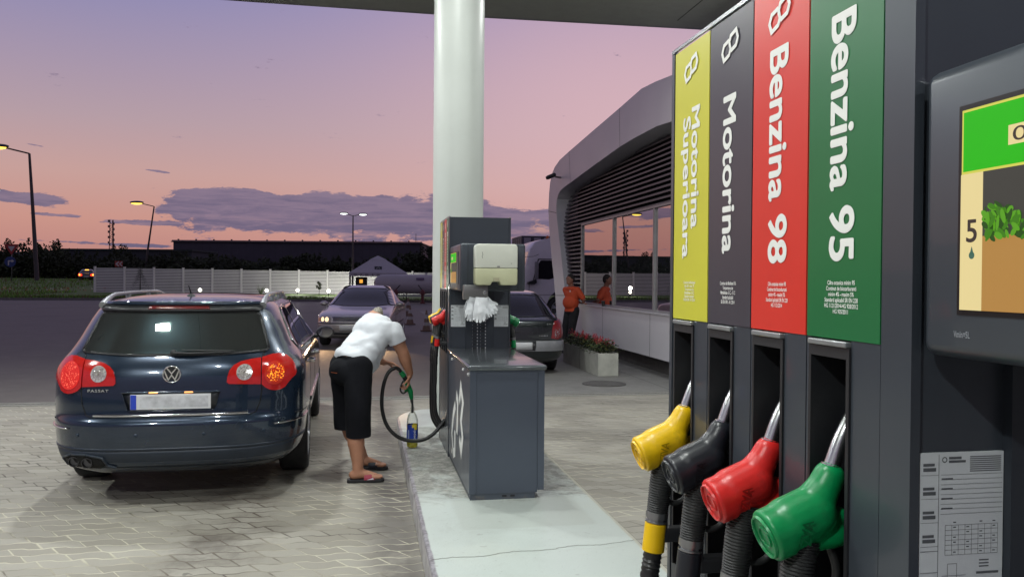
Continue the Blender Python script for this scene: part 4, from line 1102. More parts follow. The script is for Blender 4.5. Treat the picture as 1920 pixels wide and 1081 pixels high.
# bumper details: black lower edge, exhaust, parking sensors
b = new(); poly = [(-.98, .385), (.98, .385), (.98, .352), (-.98, .352)]; patch(b, [(-1.25, .425), (1.25, .425), (1.25, .405), (-1.25, .405)], SH.wrap, .0035, .004, .05); obj('bumper_groove', b, mat('groove', (.012, .02, .034), .4), V)
b = new(); patch(b, [(-.92, .405), (.92, .405), (.90, .285), (-.90, .285)], SH.wrap, .0025, .004, .05); obj('lower_valance', b, mat('valance', (.014, .022, .036), .5), V)
b = new(); patch(b, [(-.72, .285), (-.46, .285), (-.42, .310), (-.45, .360), (-.55, .376), (-.66, .372), (-.73, .345)], SH.rear, .008, .008, .04); obj('exhaust_recess', b, M_well, V)
b = new(); line_patch(b, [(-.72, .29), (-.735, .345), (-.66, .378), (-.55, .382), (-.44, .362), (-.41, .310), (-.36, .292)], .012, SH.rear, .014, .012, .05); obj('recess_rim', b, mat('rim_plastic', (.03, .04, .055), .4), V)
for x_ in (-.645, -.545):
    b = new(); ye = SH.rear(x_, .33).y
    b2 = new(); lathe(b2, [(.030, .0), (.034, .0), (.036, .006), (.036, .16)], (x_, ye+.13, .325), (0, 1, 0), 20, cap=False); bmesh.ops.translate(b2, verts=b2.verts, vec=(0, -.16, 0)); merge(b, b2)
    lathe(b, [(.031, .02), (.001, .02)], (x_, ye-.03, .325), (0, 1, 0), 20, cap=False)
    obj('exhaust_tip', b, mat('exhaust', (.10, .10, .11), .3, .9), V, smooth=True)
for q in (-.62, -.22, .22, .62):
    b = new(); patch(b, circ(q, .515, .011, 12), SH.wrap, .004, .005, .05); obj('parking_sensor', b, mat('sensor', (.016, .030, .055), .4), V)
seats(V, [(1.55, (-.40, .0, .40)), (2.65, (-.38, .38))], mat('seat_cloth', (.11, .115, .11), .85))
b = new(); rbox(b, -.72, .72, .35, 3.4, .30, .34, .01); rbox(b, -.6, .6, .4, 1.5, .98, 1.0, .005); obj('cabin_floor', b, mat('cabin_light', (.10, .105, .10), .8), V)

# ---------------- pale saloon facing us
SB = Shape([
    (.20, .68, .20, 4.40, .30, .5), (.27, .80, .05, 4.56, .40, .6), (.36, .845, .02, 4.62, .45, .72), (.50, .862, .0, 4.66, .45, .75), (.545, .864, .01, 4.66, .45, .75), (.57, .862, .02, 4.63, .45, .72),
    (.68, .860, .04, 4.59, .42, .72), (.745, .855, .06, 4.48, .42, .75), (.80, .850, .08, 4.20, .42, .75), (.86, .842, .12, 3.75, .45, .70), (.905, .832, .25, 3.42, .5, .55), (.94, .818, .55, 3.25, .6, .5), (.98, .795, .72, 3.14, .62, .45),
    (1.10, .735, .98, 2.90, .62, .45), (1.25, .655, 1.28, 2.58, .62, .45), (1.34, .60, 1.50, 2.32, .6, .45), (1.385, .54, 1.68, 2.12, .4, .4), (1.41, .42, 1.82, 1.98, .1, .1)], nr=3.6, nf=2.7)
def scar(V, sh, paint, W=.85):
    return obj('body', sh.mesh(64), paint, V, smooth=True, angle=50)
silver = mat('silver_paint', (.46, .43, .42), .32, .6, var=.04, vs=2, coat=1.)
A = R(180-8)
V = thing('saloon_car', 'pale silver saloon car facing the camera, headlights lit, behind the bending man', 'car', (.34, 23.6, 0), A)
b_ = scar(V, SB, silver); patch.cy = 2.3
cuts = []
for yy in (.98, 3.70):
    for a0, a1 in ((-1.2, -.60), (.60, 1.2)):
        c = new(); lathe(c, [(.345, a0), (.345, a1)], (0, yy, .31), (1, 0, 0), 40); cuts.append(c)
cut(b_, cuts, M_well)
SWb = [(.80, 1.0), (.98, .96), (3.08, .935), (2.50, 1.24), (2.25, 1.30), (1.6, 1.30), (1.30, 1.24)]
c2 = new(); prism(c2, [((y-2)*.97+2, (z-1.12)*.9+1.12) for y, z in SWb], lambda u, v, d: Vector((d, u, v)), -1.5, 1.5)
c3 = new(); prism(c3, [(-.66, .96), (.66, .96), (.52, 1.315), (-.52, 1.315)], lambda u, v, d: Vector((u, d, v)), -1, 5)
cut(b_, [c2, c3], M_dark)
WS = [(-.72, .955), (-.40, .925), (.40, .925), (.72, .955), (.60, 1.25), (.56, 1.325), (.3, 1.335), (-.3, 1.335), (-.56, 1.325), (-.60, 1.25)]
gls = glass_mat('screen_glass', (.28, .30, .33), .04, .008)
b = new(); patch(b, WS, SB.fwrap, .005, 0, .08); obj('windscreen', b, gls, V, smooth=True)
b = new(); line_patch(b, WS+[WS[0]], .022, SB.fwrap, .006, .004, .08); obj('windscreen_seal', b, M_trim, V)
b = new(); patch(b, [(-.60, .99), (.60, .99), (.5, 1.31), (-.5, 1.31)], SB.rear, .005, 0, .08); obj('rear_window', b, gls, V, smooth=True)
for sg in (-1, 1):
    fs = SB.side(sg)
    b = new(); patch(b, SWb, fs, .004, 0, .07); obj('side_window', b, glasss, V, smooth=True)
    b = new(); line_patch(b, [(1.52, .955), (1.62, 1.29)], .05, fs, .006); line_patch(b, SWb+[SWb[0]], .016, fs, .007); obj('window_trim', b, M_trim, V)
    b = new(); line_patch(b, [(2.02, .30), (2.02, .94)], .010, fs, .0014, .002); line_patch(b, [(3.1, .3), (3.08, .92)], .010, fs, .0014, .002); line_patch(b, [(1.1, .75), (3.6, .70)], .006, fs, .002, .002); obj('door_seam', b, M_well, V)
    b = new(); line_patch(b, [(1.3, .50), (3.3, .48)], .05, fs, .012, .012); obj('side_moulding', b, mat('moulding', (.07, .065, .075), .5), V)
    for yy in (1.35, 2.28):
        p = fs(yy, .80); b = new(); rbox(b, *sorted((p.x, p.x+sg*.022)), yy-.09, yy+.09, .785, .815, .006); obj('door_handle', b, silver, V)
    mirror(V, fs, 2.90, .905, sg, silver, M_chrome)
    for yy in (.98, 3.70): wheel(V, sg*.748, yy, .31, .205, sg)
    # headlight
    Wf = lambda q, z, s_=sg: SB.fwrap(q*s_, z)
    hl = [(.47, .575), (.74, .575), (.93, .60), (.95, .66), (.86, .705), (.60, .705), (.49, .69), (.46, .64)]
    b = new(); patch(b, hl, Wf, .006, .01, .04); h_ = obj('headlight', b, mat('head_glass', (.30, .27, .25), .12, .4, var=.3, vs=40, coat=1), V, smooth=True)
    for q, r_, mm in ((.58, .052, mat('head_on', (0, 0, 0), emit=(1.0, .72, .42), es=1.6)), (.71, .050, mat('head_on', (0, 0, 0))), (.82, .042, mat('head_amber', (.5, .2, .06), .3))):
        if sg > 0: pass
        b = new(); patch(b, circ(q, .642, r_, 16), Wf, .010, .005, .04); obj('lamp_bowl', b, mm, h_, smooth=True)
b = new(); patch(b, [(-.40, .60), (.40, .60), (.44, .70), (-.44, .70)], SB.fwrap, .006, .01, .06); gr = obj('grille', b, M_well, V)
b = new()
for i in range(5): line_patch(b, [(-.40-.008*i, .615+i*.018), (.40+.008*i, .615+i*.018)], .005, SB.fwrap, .011, .006, .1)
line_patch(b, [(-.41, .60), (.41, .60), (.45, .705), (-.45, .705), (-.41, .60)], .012, SB.fwrap, .012, .01, .1); obj('grille_bar', b, M_chrome, gr)
b = new(); patch(b, [(-.80, .25), (.80, .25), (.86, .36), (-.86, .36)], SB.fwrap, .004, .004, .06); line_patch(b, [(-.95, .553), (.95, .553)], .018, SB.fwrap, .010, .01, .06); obj('lower_grille', b, M_trim, V)
b = new(); patch(b, [(-.95, .44), (.95, .44), (.95, .515), (-.95, .515)], SB.fwrap, .018, .02, .06); obj('bumper_strip', b, silver, V, smooth=True)
b = new(); patch(b, [(-.26, .40), (.26, .40), (.26, .51), (-.26, .51)], SB.fwrap, .03, .01, .1); obj('number_plate', b, pm, V)
seats(V, [(1.15, (-.38, .38)), (2.0, (-.36, .36))], M_dark)
for sg in (-1, 1):   # the low beams light the ground ahead
    L = bpy.data.lights.new('headlamp', 'SPOT'); L.energy = 55; L.color = (1., .62, .32); L.spot_size = R(70); L.shadow_soft_size = .06; L.spot_blend = .5
    lo = bpy.data.objects.new('headlamp', L); col.objects.link(lo); lo.parent = V; lo.location = (sg*.66, 4.66, .62); lo.rotation_euler = (R(68), 0, 0)

# ---------------- dark compact saloon seen from behind, right of the pump
SCr = Shape([
    (.20, .66, .20, 4.1, .30, .5), (.27, .78, .06, 4.2, .40, .6), (.34, .825, .02, 4.25, .45, .7), (.46, .842, .0, 4.28, .45, .7), (.54, .845, .0, 4.28, .45, .7), (.575, .842, .03, 4.26, .45, .7),
    (.70, .842, .04, 4.2, .42, .7), (.80, .835, .05, 4.0, .42, .7), (.875, .822, .065, 3.7, .42, .6), (.915, .808, .09, 3.3, .42, .55), (.945, .785, .22, 3.1, .48, .5), (.99, .765, .34, 3.0, .50, .5),
    (1.10, .715, .50, 2.8, .52, .45), (1.22, .655, .70, 2.5, .55, .45), (1.32, .60, .90, 2.25, .55, .45), (1.375, .54, 1.12, 2.05, .45, .4), (1.40, .42, 1.4, 1.85, .2, .2)], nr=3.6, nf=2.7)
black = mat('black_green_paint', (.018, .024, .026), .22, .4, var=.05, vs=2, coat=1.)
V = thing('compact_saloon', 'dark saloon car with a pale grey bumper seen from behind, right of the far pump', 'car', (2.47, 13.25, 0), R(-1))
patch.cy = 2.2
b_ = scar(V, SCr, black)
cuts = []
for yy in (.95, 3.45):
    for a0, a1 in ((-1.2, -.60), (.60, 1.2)):
        c = new(); lathe(c, [(.34, a0), (.34, a1)], (0, yy, .305), (1, 0, 0), 40); cuts.append(c)
cut(b_, cuts, M_well)
SWc = [(.62, 1.02), (.85, .97), (2.95, .95), (2.40, 1.24), (2.1, 1.29), (1.2, 1.29), (.95, 1.22)]
RWc = [(-.62, .985), (-.35, .972), (.35, .972), (.62, .985), (.60, 1.03), (.52, 1.27), (.48, 1.315), (.2, 1.33), (-.2, 1.33), (-.48, 1.315), (-.52, 1.27), (-.60, 1.03)]
gr_ = glass_mat('tinted_glass', (.10, .10, .12), .03, .004)
b = new(); patch(b, RWc, SCr.rear, .004, 0, .07); obj('rear_window', b, gr_, V, smooth=True)
b = new(); line_patch(b, RWc+[RWc[0]], .016, SCr.rear, .006, .004, .07); obj('rear_window_seal', b, M_trim, V)
for sg in (-1, 1):
    fs = SCr.side(sg)
    b = new(); patch(b, SWc, fs, .004, 0, .07); obj('side_window', b, gr_, V, smooth=True)
    b = new(); line_patch(b, [(1.45, .955), (1.50, 1.29)], .05, fs, .006); line_patch(b, SWc+[SWc[0]], .014, fs, .007); obj('window_trim', b, M_trim, V)
    for yy in (.95, 3.45): wheel(V, sg*.735, yy, .305, .20, sg)
    mirror(V, fs, 2.75, .93, sg, black, M_chrome)
    W_ = lambda q, z, s_=sg: SCr.wrap(q*s_, z)
    b = new(); patch(b, [(.60, .62), (.72, .60), (.95, .66), (1.02, .80), (1.0, .90), (.84, .925), (.66, .90), (.62, .78)], W_, .008, .012, .04); tl = obj('tail_light', b, mat('dull_red_lens', (.20, .012, .014), .15, coat=.8), V, smooth=True)
    rr2 = random.Random(11); b = new()
    for i in range(46):
        patch(b, circ(rr2.uniform(.66, .76), rr2.uniform(.64, .77), .006, 6), W_, .011, 0, .04)
    obj('lens_facets', b, mat('facet_grey', (.5, .5, .52), .12, .9), tl)
b = new(); patch(b, [(-1.25, .415), (1.25, .415), (1.25, .575), (-1.25, .575)], SCr.wrap, .022, .03, .05); obj('bumper', b, mat('grey_bumper', (.22, .225, .24), .4, .3, coat=.4), V, smooth=True)
b = new(); line_patch(b, [(-.60, .60), (.60, .60)], .006, SCr.rear, .0014, .002); line_patch(b, [(-.615, .62), (-.64, .92)], .007, SCr.rear, .0014, .002); line_patch(b, [(.615, .62), (.64, .92)], .007, SCr.rear, .0014, .002); obj('boot_seam', b, M_well, V)
b = new(); line_patch(b, [(-.60, .945), (.60, .945)], .012, SCr.rear, .006, .006); obj('boot_edge', b, M_chrome, V)
b = new(); patch(b, [(-.29, .425), (.31, .425), (.33, .56), (-.33, .56)], SCr.rear, .026, .01, .08); obj('plate_recess', b, M_trim, V)
b = new(); patch(b, [(-.26, .44), (.26, .44), (.26, .545), (-.26, .545)], SCr.rear, .034, .008, .1); obj('number_plate', b, pm, V)
y_ = SCr.rear(0, .80).y-.01
b = new(); fv = lambda u, v, d: Vector((u, y_-d, v)); stroke(b, [(0, .905), (.028, .86), (0, .815), (-.028, .86)], .009, fv, 0, .003, closed=True)
obj('badge', b, M_chrome, V)
b = new(); rbox(b, -.055, .055, y_-.004, y_+.01, .715, .740, .006); obj('boot_lock', b, M_trim, V)
b = new(); fv = lambda u, v, d: Vector((u, SCr.rear(u, .665).y-.006-d, v))
for i_, w2 in enumerate((.018, .022, .02, .026, .016, .02)): stroke(b, [(.385+i_*.026, .662), (.385+i_*.026+w2*.8, .668)], .011, fv)
obj('model_script', b, M_chrome, V)

# ---------------- far car braking on the road behind the verge
V = thing('distant_car', 'distant car with bright red brake lights, at the left end of the fence', 'car', (-31.8, 102.2, .95), R(12))
patch.cy = 2.2
b_ = scar(V, SCr, mat('far_paint', (.04, .035, .04), .3, .4, coat=1))
for sg in (-1, 1):
    b = new(); patch(b, [(.42, .66), (.60, .62), (.95, .68), (.98, .86), (.70, .90), (.45, .82)], lambda q, z, s_=sg: SCr.wrap(q*s_, z), .02, .02, .06)
    tl = obj('tail_light', b, mat('far_brake', (0, 0, 0), emit=(1., .035, .01), es=2.5), V)
    b = new(); patch(b, circ(.70, .75, .10, 12), lambda q, z, s_=sg: SCr.wrap(q*s_, z), .03, .01, .08); obj('lamp', b, mat('far_brake_hot', (0, 0, 0), emit=(1., .42, .06), es=3), tl)
b = new(); patch(b, [(-.22, 1.28), (.22, 1.28), (.18, 1.35), (-.18, 1.35)], SCr.rear, .03, .02, .1); obj('high_brake_light', b, mat('far_brake_hot', (0, 0, 0)), V)
b = new(); patch(b, RWc, SCr.rear, .004, 0, .1); obj('rear_window', b, gr_, V)
b = new(); patch(b, [(-.26, .50), (.26, .50), (.26, .61), (-.26, .61)], SCr.rear, .034, .008, .1); obj('number_plate', b, pm, V)

# ---- disposable gloves hanging at the far pump
gm = mat('thin_plastic', (.70, .73, .76), .25, var=.06, bump=.7, bs=40, spec=.7)
gl = thing('plastic_gloves', 'bunch of clear white disposable gloves hanging under the glove holder', 'gloves', (.795, 5.815, 1.452))
def glove(cx, cy, ang, tw, ln_=.15, seed=0):
    """thin crumpled hand-shaped sheet hanging by its cuff"""
    k = ln_/.15
    out = [(-.040, .012), (.040, .012), (.043, -.045), (.060, -.075), (.066, -.098), (.056, -.106), (.046, -.096), (.040, -.086), (.040, -.120), (.037, -.143), (.027, -.147), (.020, -.138), (.018, -.112),
           (.016, -.150), (.009, -.160), (.001, -.156), (-.003, -.112), (-.007, -.156), (-.014, -.160), (-.021, -.152), (-.022, -.110), (-.027, -.138), (-.034, -.143), (-.041, -.134), (-.042, -.10)]
    A = Matrix.Rotation(ang, 3, 'Y') @ Matrix.Rotation(tw, 3, 'Z')
    def f(u, v):
        q = Vector((u*16+seed*3, v*14, seed*5.)); nz_ = mnoise.noise_vector(q); n2 = mnoise.noise(Vector((u*60, v*45+seed, 3)))
        p = Vector((u*k*(.80+.25*min(1, -v*10))+nz_.x*.003, nz_.y*.015+n2*.002-.012*math.sin(min(0, v)*-9), v*k+nz_.z*.004))
        return A @ p+Vector((cx, cy, .004))
    b = new(); patch(b, out, f, 0, .0012, .0065)
    return obj('glove', b, gm, gl, smooth=True, angle=80)
for i_, a in enumerate(((-.036, -.034, .20, .25, .15), (.012, -.052, .04, -.2, .16), (.050, -.030, -.30, .2, .125), (-.050, -.010, .46, .3, .09), (.020, -.012, -.10, .4, .155), (.058, -.014, -.62, -.2, .12), (-.010, -.022, .10, -.3, .150))):
    glove(*a, seed=i_)
# ================================================================== STATION BUILDING
M_alu = mat('panel_lavender', (.60, .585, .61), .42, .15, var=.03, vs=.8)
M_louv = mat('louvre_slat', (.115, .108, .118), .45, .4, var=.08, vs=3)
B = thing('station_building', 'low station shop with a curved pale metal frame, dark louvres and mirror windows', 'building', (5.4, 12, 0))
SB_ = (-5.4, -12, 0)
O = [(3, 4.75), (8, 4.80), (12.25, 4.83), (13.05, 4.907), (13.76, 4.95), (15, 4.868), (16.8, 4.763), (18.9, 4.635), (19.86, 4.567), (20.38, 4.464), (20.70, 4.33), (20.90, 4.13), (21.02, 3.85), (21.08, 3.4), (20.95, 2.9), (20.8, 2.52), (20.6, 2.05), (20.4, 1.66), (20.2, 1.2), (20.05, .71), (19.9, .50), (19.6, .36), (19.0, .31), (15, .31), (8, .31), (3, .31)]
I = [(3, 4.0), (8, 4.05), (12.3, 4.107), (13, 4.154), (14.09, 4.15), (14.96, 4.127), (16.76, 4.016), (18.46, 3.90), (19.45, 3.834), (19.80, 3.79), (19.98, 3.72), (20.12, 3.62), (20.18, 3.47), (20.16, 3.28), (19.9, 2.75), (19.6, 2.2), (19.42, 1.8), (19.25, 1.457), (19.1, 1.22), (18.95, 1.12), (18.7, 1.075), (18.4, 1.06), (18.05, 1.06), (15, 1.06), (8, 1.06), (3, 1.06)]
XF, XB = 4.75, 5.45
b = new(); of_ = [b.verts.new((XF, y, z)) for y, z in O]; if_ = [b.verts.new((XF, y, z)) for y, z in I]; ob_ = [b.verts.new((XB, y, z)) for y, z in O]; ib_ = [b.verts.new((XB, y, z)) for y, z in I]
for k in range(len(O)-1):
    b.faces.new((of_[k], of_[k+1], if_[k+1], if_[k])); b.faces.new((ob_[k], ob_[k+1], of_[k+1], of_[k])); b.faces.new((if_[k], if_[k+1], ib_[k+1], ib_[k])); b.faces.new((ob_[k], ib_[k], ib_[k+1], ob_[k+1]))
fr = obj('facade_frame', b, M_alu, B, smooth=True, shift=SB_, angle=30)
b = new()
for (ya, za, yb_, zb_) in ((15, 4.868, 14.96, 4.127), (18.9, 4.635, 18.75, 3.88), (21.08, 3.4, 20.16, 3.28), (20.2, 1.2, 19.1, 1.22), (13.2, 1.06, 13.2, .31), (10.6, 1.06, 10.6, .31), (16.0, 1.06, 16.0, .31)):
    stroke(b, [(ya, za), (yb_, zb_)], .014, lambda u, v, d: Vector((XF-.0015-d, u, v)))
for (ya, yb_, z_) in (): pass
obj('panel_joint', b, mat('joint_grey', (.09, .09, .10), .7), fr, shift=SB_)
# body behind, plinth, roof
b = new(); box(b, XB+.02, 16, 3, 18.9, .0, 4.6); box(b, 5.55, 16, 18.9, 19.6, .4, 4.3); obj('wall', b, mat('inner_wall', (.05, .048, .05), .8), B, shift=SB_)
b = new(); box(b, 5.06, XB+.02, 3, 19.1, -.1, .33); obj('plinth', b, mat('plinth_stone', (.075, .07, .068), .8, var=.2), B, shift=SB_)
b = new(); box(b, 4.95, 16, 3, 19.8, 4.60, 4.70); obj('roof', b, mat('roof_grey', (.2, .2, .21), .6), B, shift=SB_)
# louvres
Iy = [p for p in I if p[1] >= 1.06]
def ymax(z):
    ps = [(20.16, 3.28), (19.9, 2.75), (19.6, 2.2), (19.42, 1.8), (19.25, 1.457), (19.1, 1.22), (18.95, 1.12)]
    if z > 3.28: return float(np.interp(z, [3.28, 3.47, 3.62, 3.72, 3.79, 3.834, 3.90, 4.016, 4.127], [20.16, 20.18, 20.12, 19.98, 19.8, 19.45, 18.46, 16.76, 14.96]))
    return float(np.interp(z, [p[1] for p in ps[::-1]], [p[0] for p in ps[::-1]]))
b = new(); z = 1.14
while z < 4.12:
    y0 = 3.0 if z > 2.86 else 18.02; y1 = ymax(z+.03)-.01
    if z > 4.02: y1 = min(y1, 15.6)
    xo = 4.87+max(0, z-2.8)*.22
    if y1-y0 > .1:
        prism(b, [(xo, z), (xo+.012, z-.014), (xo+.15, z+.050), (xo+.15, z+.064)], lambda u, v, d: Vector((u, d, v)), y0, y1)
        prism(b, [(xo-.002, z-.030), (xo+.010, z-.030), (xo+.012, z-.012), (xo-.002, z+.001)], lambda u, v, d: Vector((u, d, v)), y0, y1)
    z += .098
obj('louvre_panel', b, M_louv, B, shift=SB_)
b = new(); box(b, 5.24, 5.27, 3, 19.9, 2.86, 4.1); box(b, 5.10, 5.14, 18.0, 20.2, 1.06, 2.9); obj('louvre_backing', b, mat('backing', (.010, .010, .011), .95), B, shift=SB_)
# mirror-like windows
mg = bpy.data.materials.new('mirror_pane'); mg.use_nodes = True; n_ = NT(mg.node_tree); mg.node_tree.nodes.clear()
g1 = n_.n('ShaderNodeBsdfGlossy'); g1.inputs[0].default_value = (.80, .74, .76, 1); g1.inputs[1].default_value = .004
d1 = n_.n('ShaderNodeBsdfDiffuse'); d1.inputs[0].default_value = (.03, .035, .035, 1); mx = n_.n('ShaderNodeMixShader'); mx.inputs[0].default_value = .74
n_.put(mx.inputs[1], d1.outputs[0]); n_.put(mx.inputs[2], g1.outputs[0]); oo = n_.n('ShaderNodeOutputMaterial'); n_.put(oo.inputs[0], mx.outputs[0])
bp = n_.n('ShaderNodeBump'); bp.inputs['Strength'].default_value = .02; bp.inputs['Distance'].default_value = .02; n_.put(bp.inputs['Height'], n_.noise(n_.n('ShaderNodeTexCoord').outputs['Object'], .8, 2)); n_.put(g1.inputs['Normal'], bp.outputs[0])
cols = [18.0, 15.60, 13.28, 11.0, 8.7, 6.4, 4.1]
M_fr = mat('window_frame', (.26, .26, .27), .4, .5)
for a, c in zip(cols, cols[1:]):
    b = new(); box(b, 4.86, 4.875, c+.03, a-.03, 1.09, 2.83); pane = obj('window_pane', b, mg, B, shift=SB_)
b = new()
for c in cols: box(b, 4.825, 4.90, c-.03, c+.03, 1.07, 2.85)
box(b, 4.80, 4.90, 3.0, 18.05, 1.062, 1.095); box(b, 4.82, 4.90, 3.0, 18.0, 2.825, 2.86)
obj('window_frame', b, M_fr, B, shift=SB_)
b = new(); box(b, 4.715, 4.86, 3.0, 18.2, 1.035, 1.0625); obj('window_sill', b, mat('sill', (.5, .5, .52), .4, .3), B, shift=SB_)
# security camera on the frame
t = thing('security_camera', 'small black security camera on the corner of the metal frame', 'security camera', (4.72, 19.75, 4.12))
b = new(); tube(b, [(.03, 0, .0), (-.10, 0, .01)], .02, 8); obj('bracket', b, M_trim, t)
b = new(); lathe(b, [(.035, 0), (.052, .02), (.052, .22), (.042, .24), (.042, .26)], (-.12, -.10, .06), (-.62, .5, -.25), 16); obj('camera_body', b, mat('cam_black', (.02, .02, .022), .35), t, smooth=True)
# cup on the sill
t = thing('paper_cup', 'small dark cup standing on the window sill beside the man in orange', 'cup', (4.775, 16.05, 1.063))
b = new(); lathe(b, [(.028, 0), (.038, .10)], (0, 0, 0), seg=18); obj('cup', b, mat('cup_dark', (.02, .018, .018), .4), t, smooth=True)
b = new(); lathe(b, [(.040, .10), (.040, .108), (.034, .114)], (0, 0, 0), seg=18); obj('lid', b, mat('cup_lid', (.04, .035, .035), .4), t)

# planter with red flowers
t = thing('flower_planter', 'long pale grey planter box full of red flowers beside the dark car', 'planter', (3.97, 14.2, 0))
b = new(); y0, y1 = -1.18, 1.25
box(b, -.172, -.152, y0, y1, .01, .39); box(b, .152, .172, y0, y1, .01, .39); box(b, -.152, .152, y0+.001, y0+.02, .012, .388); box(b, -.152, .152, y1-.02, y1-.001, .012, .388); box(b, -.15, .15, y0+.02, y1-.02, .01, .34)
obj('trough', b, mat('planter_concrete', (.40, .40, .36), .7, var=.1, bump=.15, dirt=((.2, .19, .17), .35, 4)), t)
b = new()
for yy in (-.0,): box(b, -.1735, -.172, yy-.005, yy+.005, .01, .39)
obj('seam', b, M_well, t)
rg = random.Random(6); b = new()
for i in range(3600):
    y = rg.uniform(y0-.02, y1); x = rg.gauss(0, .10); h = .38+rg.random()**.8*.20*(1-(x/.32)**2)+.03*math.sin(y*9)
    e = rg.uniform(.012, .030); a = rg.random()*6.28; q = Vector((x, y, h)); u = Vector((math.cos(a), math.sin(a), rg.uniform(-.5, .5)))*e; v = Vector((-math.sin(a), math.cos(a), rg.uniform(-.6, .6)))*e*.6
    mi = rg.choice((0, 0, 1, 1, 2)); 
    b.faces.new([b.verts.new(p) for p in (q-u, q+v, q+u, q-v)]).material_index = mi
obj('foliage', b, [mat('leaf_a', (.05, .075, .02), .6), mat('leaf_b', (.03, .045, .018), .6), mat('leaf_c', (.13, .12, .03), .6)], t)
b = new()
for i in range(46):
    y = rg.uniform(y0+.02, y1-.02); x = rg.uniform(-.14, .12); h0 = .52+rg.uniform(-.02, .05)
    for k in range(34):
        z = h0+rg.random()*.10; r_ = .026*(1-(z-h0)/.12); a = rg.random()*6.28; q = Vector((x+math.cos(a)*r_, y+math.sin(a)*r_, z)); e = rg.uniform(.008, .014)
        b.faces.new([b.verts.new(q+Vector((rg.uniform(-e, e), rg.uniform(-e, e), rg.uniform(-e, e)))) for j in range(3)])
obj('blossom', b, mat('petal_salvia', (.42, .022, .04), .6), t)

# ================================================================== TRUCK and container
T = thing('truck_cab', 'white lorry cab parked side-on behind the dark car, orange beacon on its roof', 'truck', (5.75, 29.5, 0))
prof_ = [(.02, .55), (.0, 1.10), (.03, 1.95), (.22, 2.72), (.42, 2.98), (.62, 3.06), (1.0, 3.09), (2.1, 3.42), (2.35, 3.42), (2.35, .75), (1.95, .75), (1.90, 1.0), (1.7, 1.19), (1.45, 1.25), (1.15, 1.19), (.92, .98), (.84, .75), (.80, .45), (.04, .45)]
b = new(); prism(b, prof_, lambda u, v, d: Vector((u, d, v)), 0, 2.45); bmesh.ops.bevel(b, geom=[e for e in b.edges if abs(e.verts[0].co.y-e.verts[1].co.y) < .01], offset=.05, segments=3, affect='EDGES', profile=.5, clamp_overlap=True)
tb = obj('cab_body', b, mat('truck_white', (.66, .62, .68), .3, .0, var=.03, coat=.5), T, smooth=True)
fs = lambda u, v, d: Vector((u, -.002-d, v))
b = new(); prism(b, [(.44, 1.62), (.55, 2.18), (.62, 2.30), (1.55, 2.30), (1.55, 1.62), (1.30, 1.62), (1.15, 1.66), (.95, 1.60)], fs, 0, .006); obj('side_window', b, mat('truck_glass', (.012, .011, .016), .06, coat=.5), T)
b = new(); prism(b, [(.37, 1.58), (.55, 2.33), (1.6, 2.33), (1.6, 2.36), (.52, 2.36), (.34, 1.58)], fs, 0, .02); prism(b, [(.10, 1.42), (.12, 1.50), (.42, 1.60), (.44, 1.48), (.36, 1.42)], fs, 0, .25); obj('window_trim', b, M_trim, T)
b = new(); rbox(b, .36, .50, -.24, -.16, 1.60, 2.25, .03); obj('wing_mirror', b, mat('truck_mirror', (.18, .17, .19), .3), T, smooth=True)
b = new()
for pts in ([(.18, .60), (.20, 1.45)], [(.18, 1.02), (2.3, 1.06)], [(.02, 2.42), (.35, 2.44), (.55, 2.52)], [(1.62, 1.0), (1.62, 2.6)]): stroke(b, pts, .014, fs, 0, .001)
obj('door_seam', b, M_well, T)
b = new(); rbox(b, 1.36, 1.52, -.03, 0, 1.28, 1.42, .01); obj('door_handle', b, M_trim, T)
b = new(); prism(b, [(.030, 1.25), (.060, 1.95), (.22, 2.62), (.19, 2.62), (.02, 1.95), (-.005, 1.25)], lambda u, v, d: Vector((u, d, v)), .15, 2.3); obj('windscreen', b, mat('truck_screen', (.02, .02, .025), .05, coat=1), T)
b = new(); lathe(b, [(.05, 0), (.06, .03), (.055, .12), (.03, .15)], (.95, .35, 3.08), seg=16); obj('beacon', b, mat('beacon_orange', (.55, .12, .02), .25, emit=None), T, smooth=True)
wheel(T, 0, 0, .50, .30, -1); wt = [c for c in T.children if c.name.startswith('wheel')][-1]; wt.rotation_euler = (0, 0, PI/2); wt.location = (1.38, .18, 0)
b = new(); box(b, .9, 5.5, .6, 1.9, .55, .80); obj('chassis', b, M_trim, T)
b = new(); prism(b, [(0.04, .30), (.80, .30), (.84, .50), (.04, .50)], lambda u, v, d: Vector((u, d, v)), .02, 2.43); obj('bumper', b, mat('truck_bumper', (.30, .28, .32), .4), T)
t = thing('shipping_container', 'dark container top rising behind the white lorry cab', 'container', (6.75, 35.2, 0))
b = new(); box(b, 0, 6, 0, 2.4, .9, 3.50); obj('container_box', b, mat('container_dark', (.045, .04, .06), .6), t)
b = new()
for i in range(4): box(b, -.012, -.002, .25+i*.5, .30+i*.5, 1.0, 3.4)
for i in range(3): box(b, .10+i*.45, .40+i*.45, -.012, -.002, 2.9, 3.42)
obj('rib', b, mat('container_pale', (.30, .27, .33), .5), t)
b = new()
for i in range(4): box(b, .5+i*1.5, .8+i*1.5, .2, 2.2, 0, .9)
obj('support', b, M_trim, t)

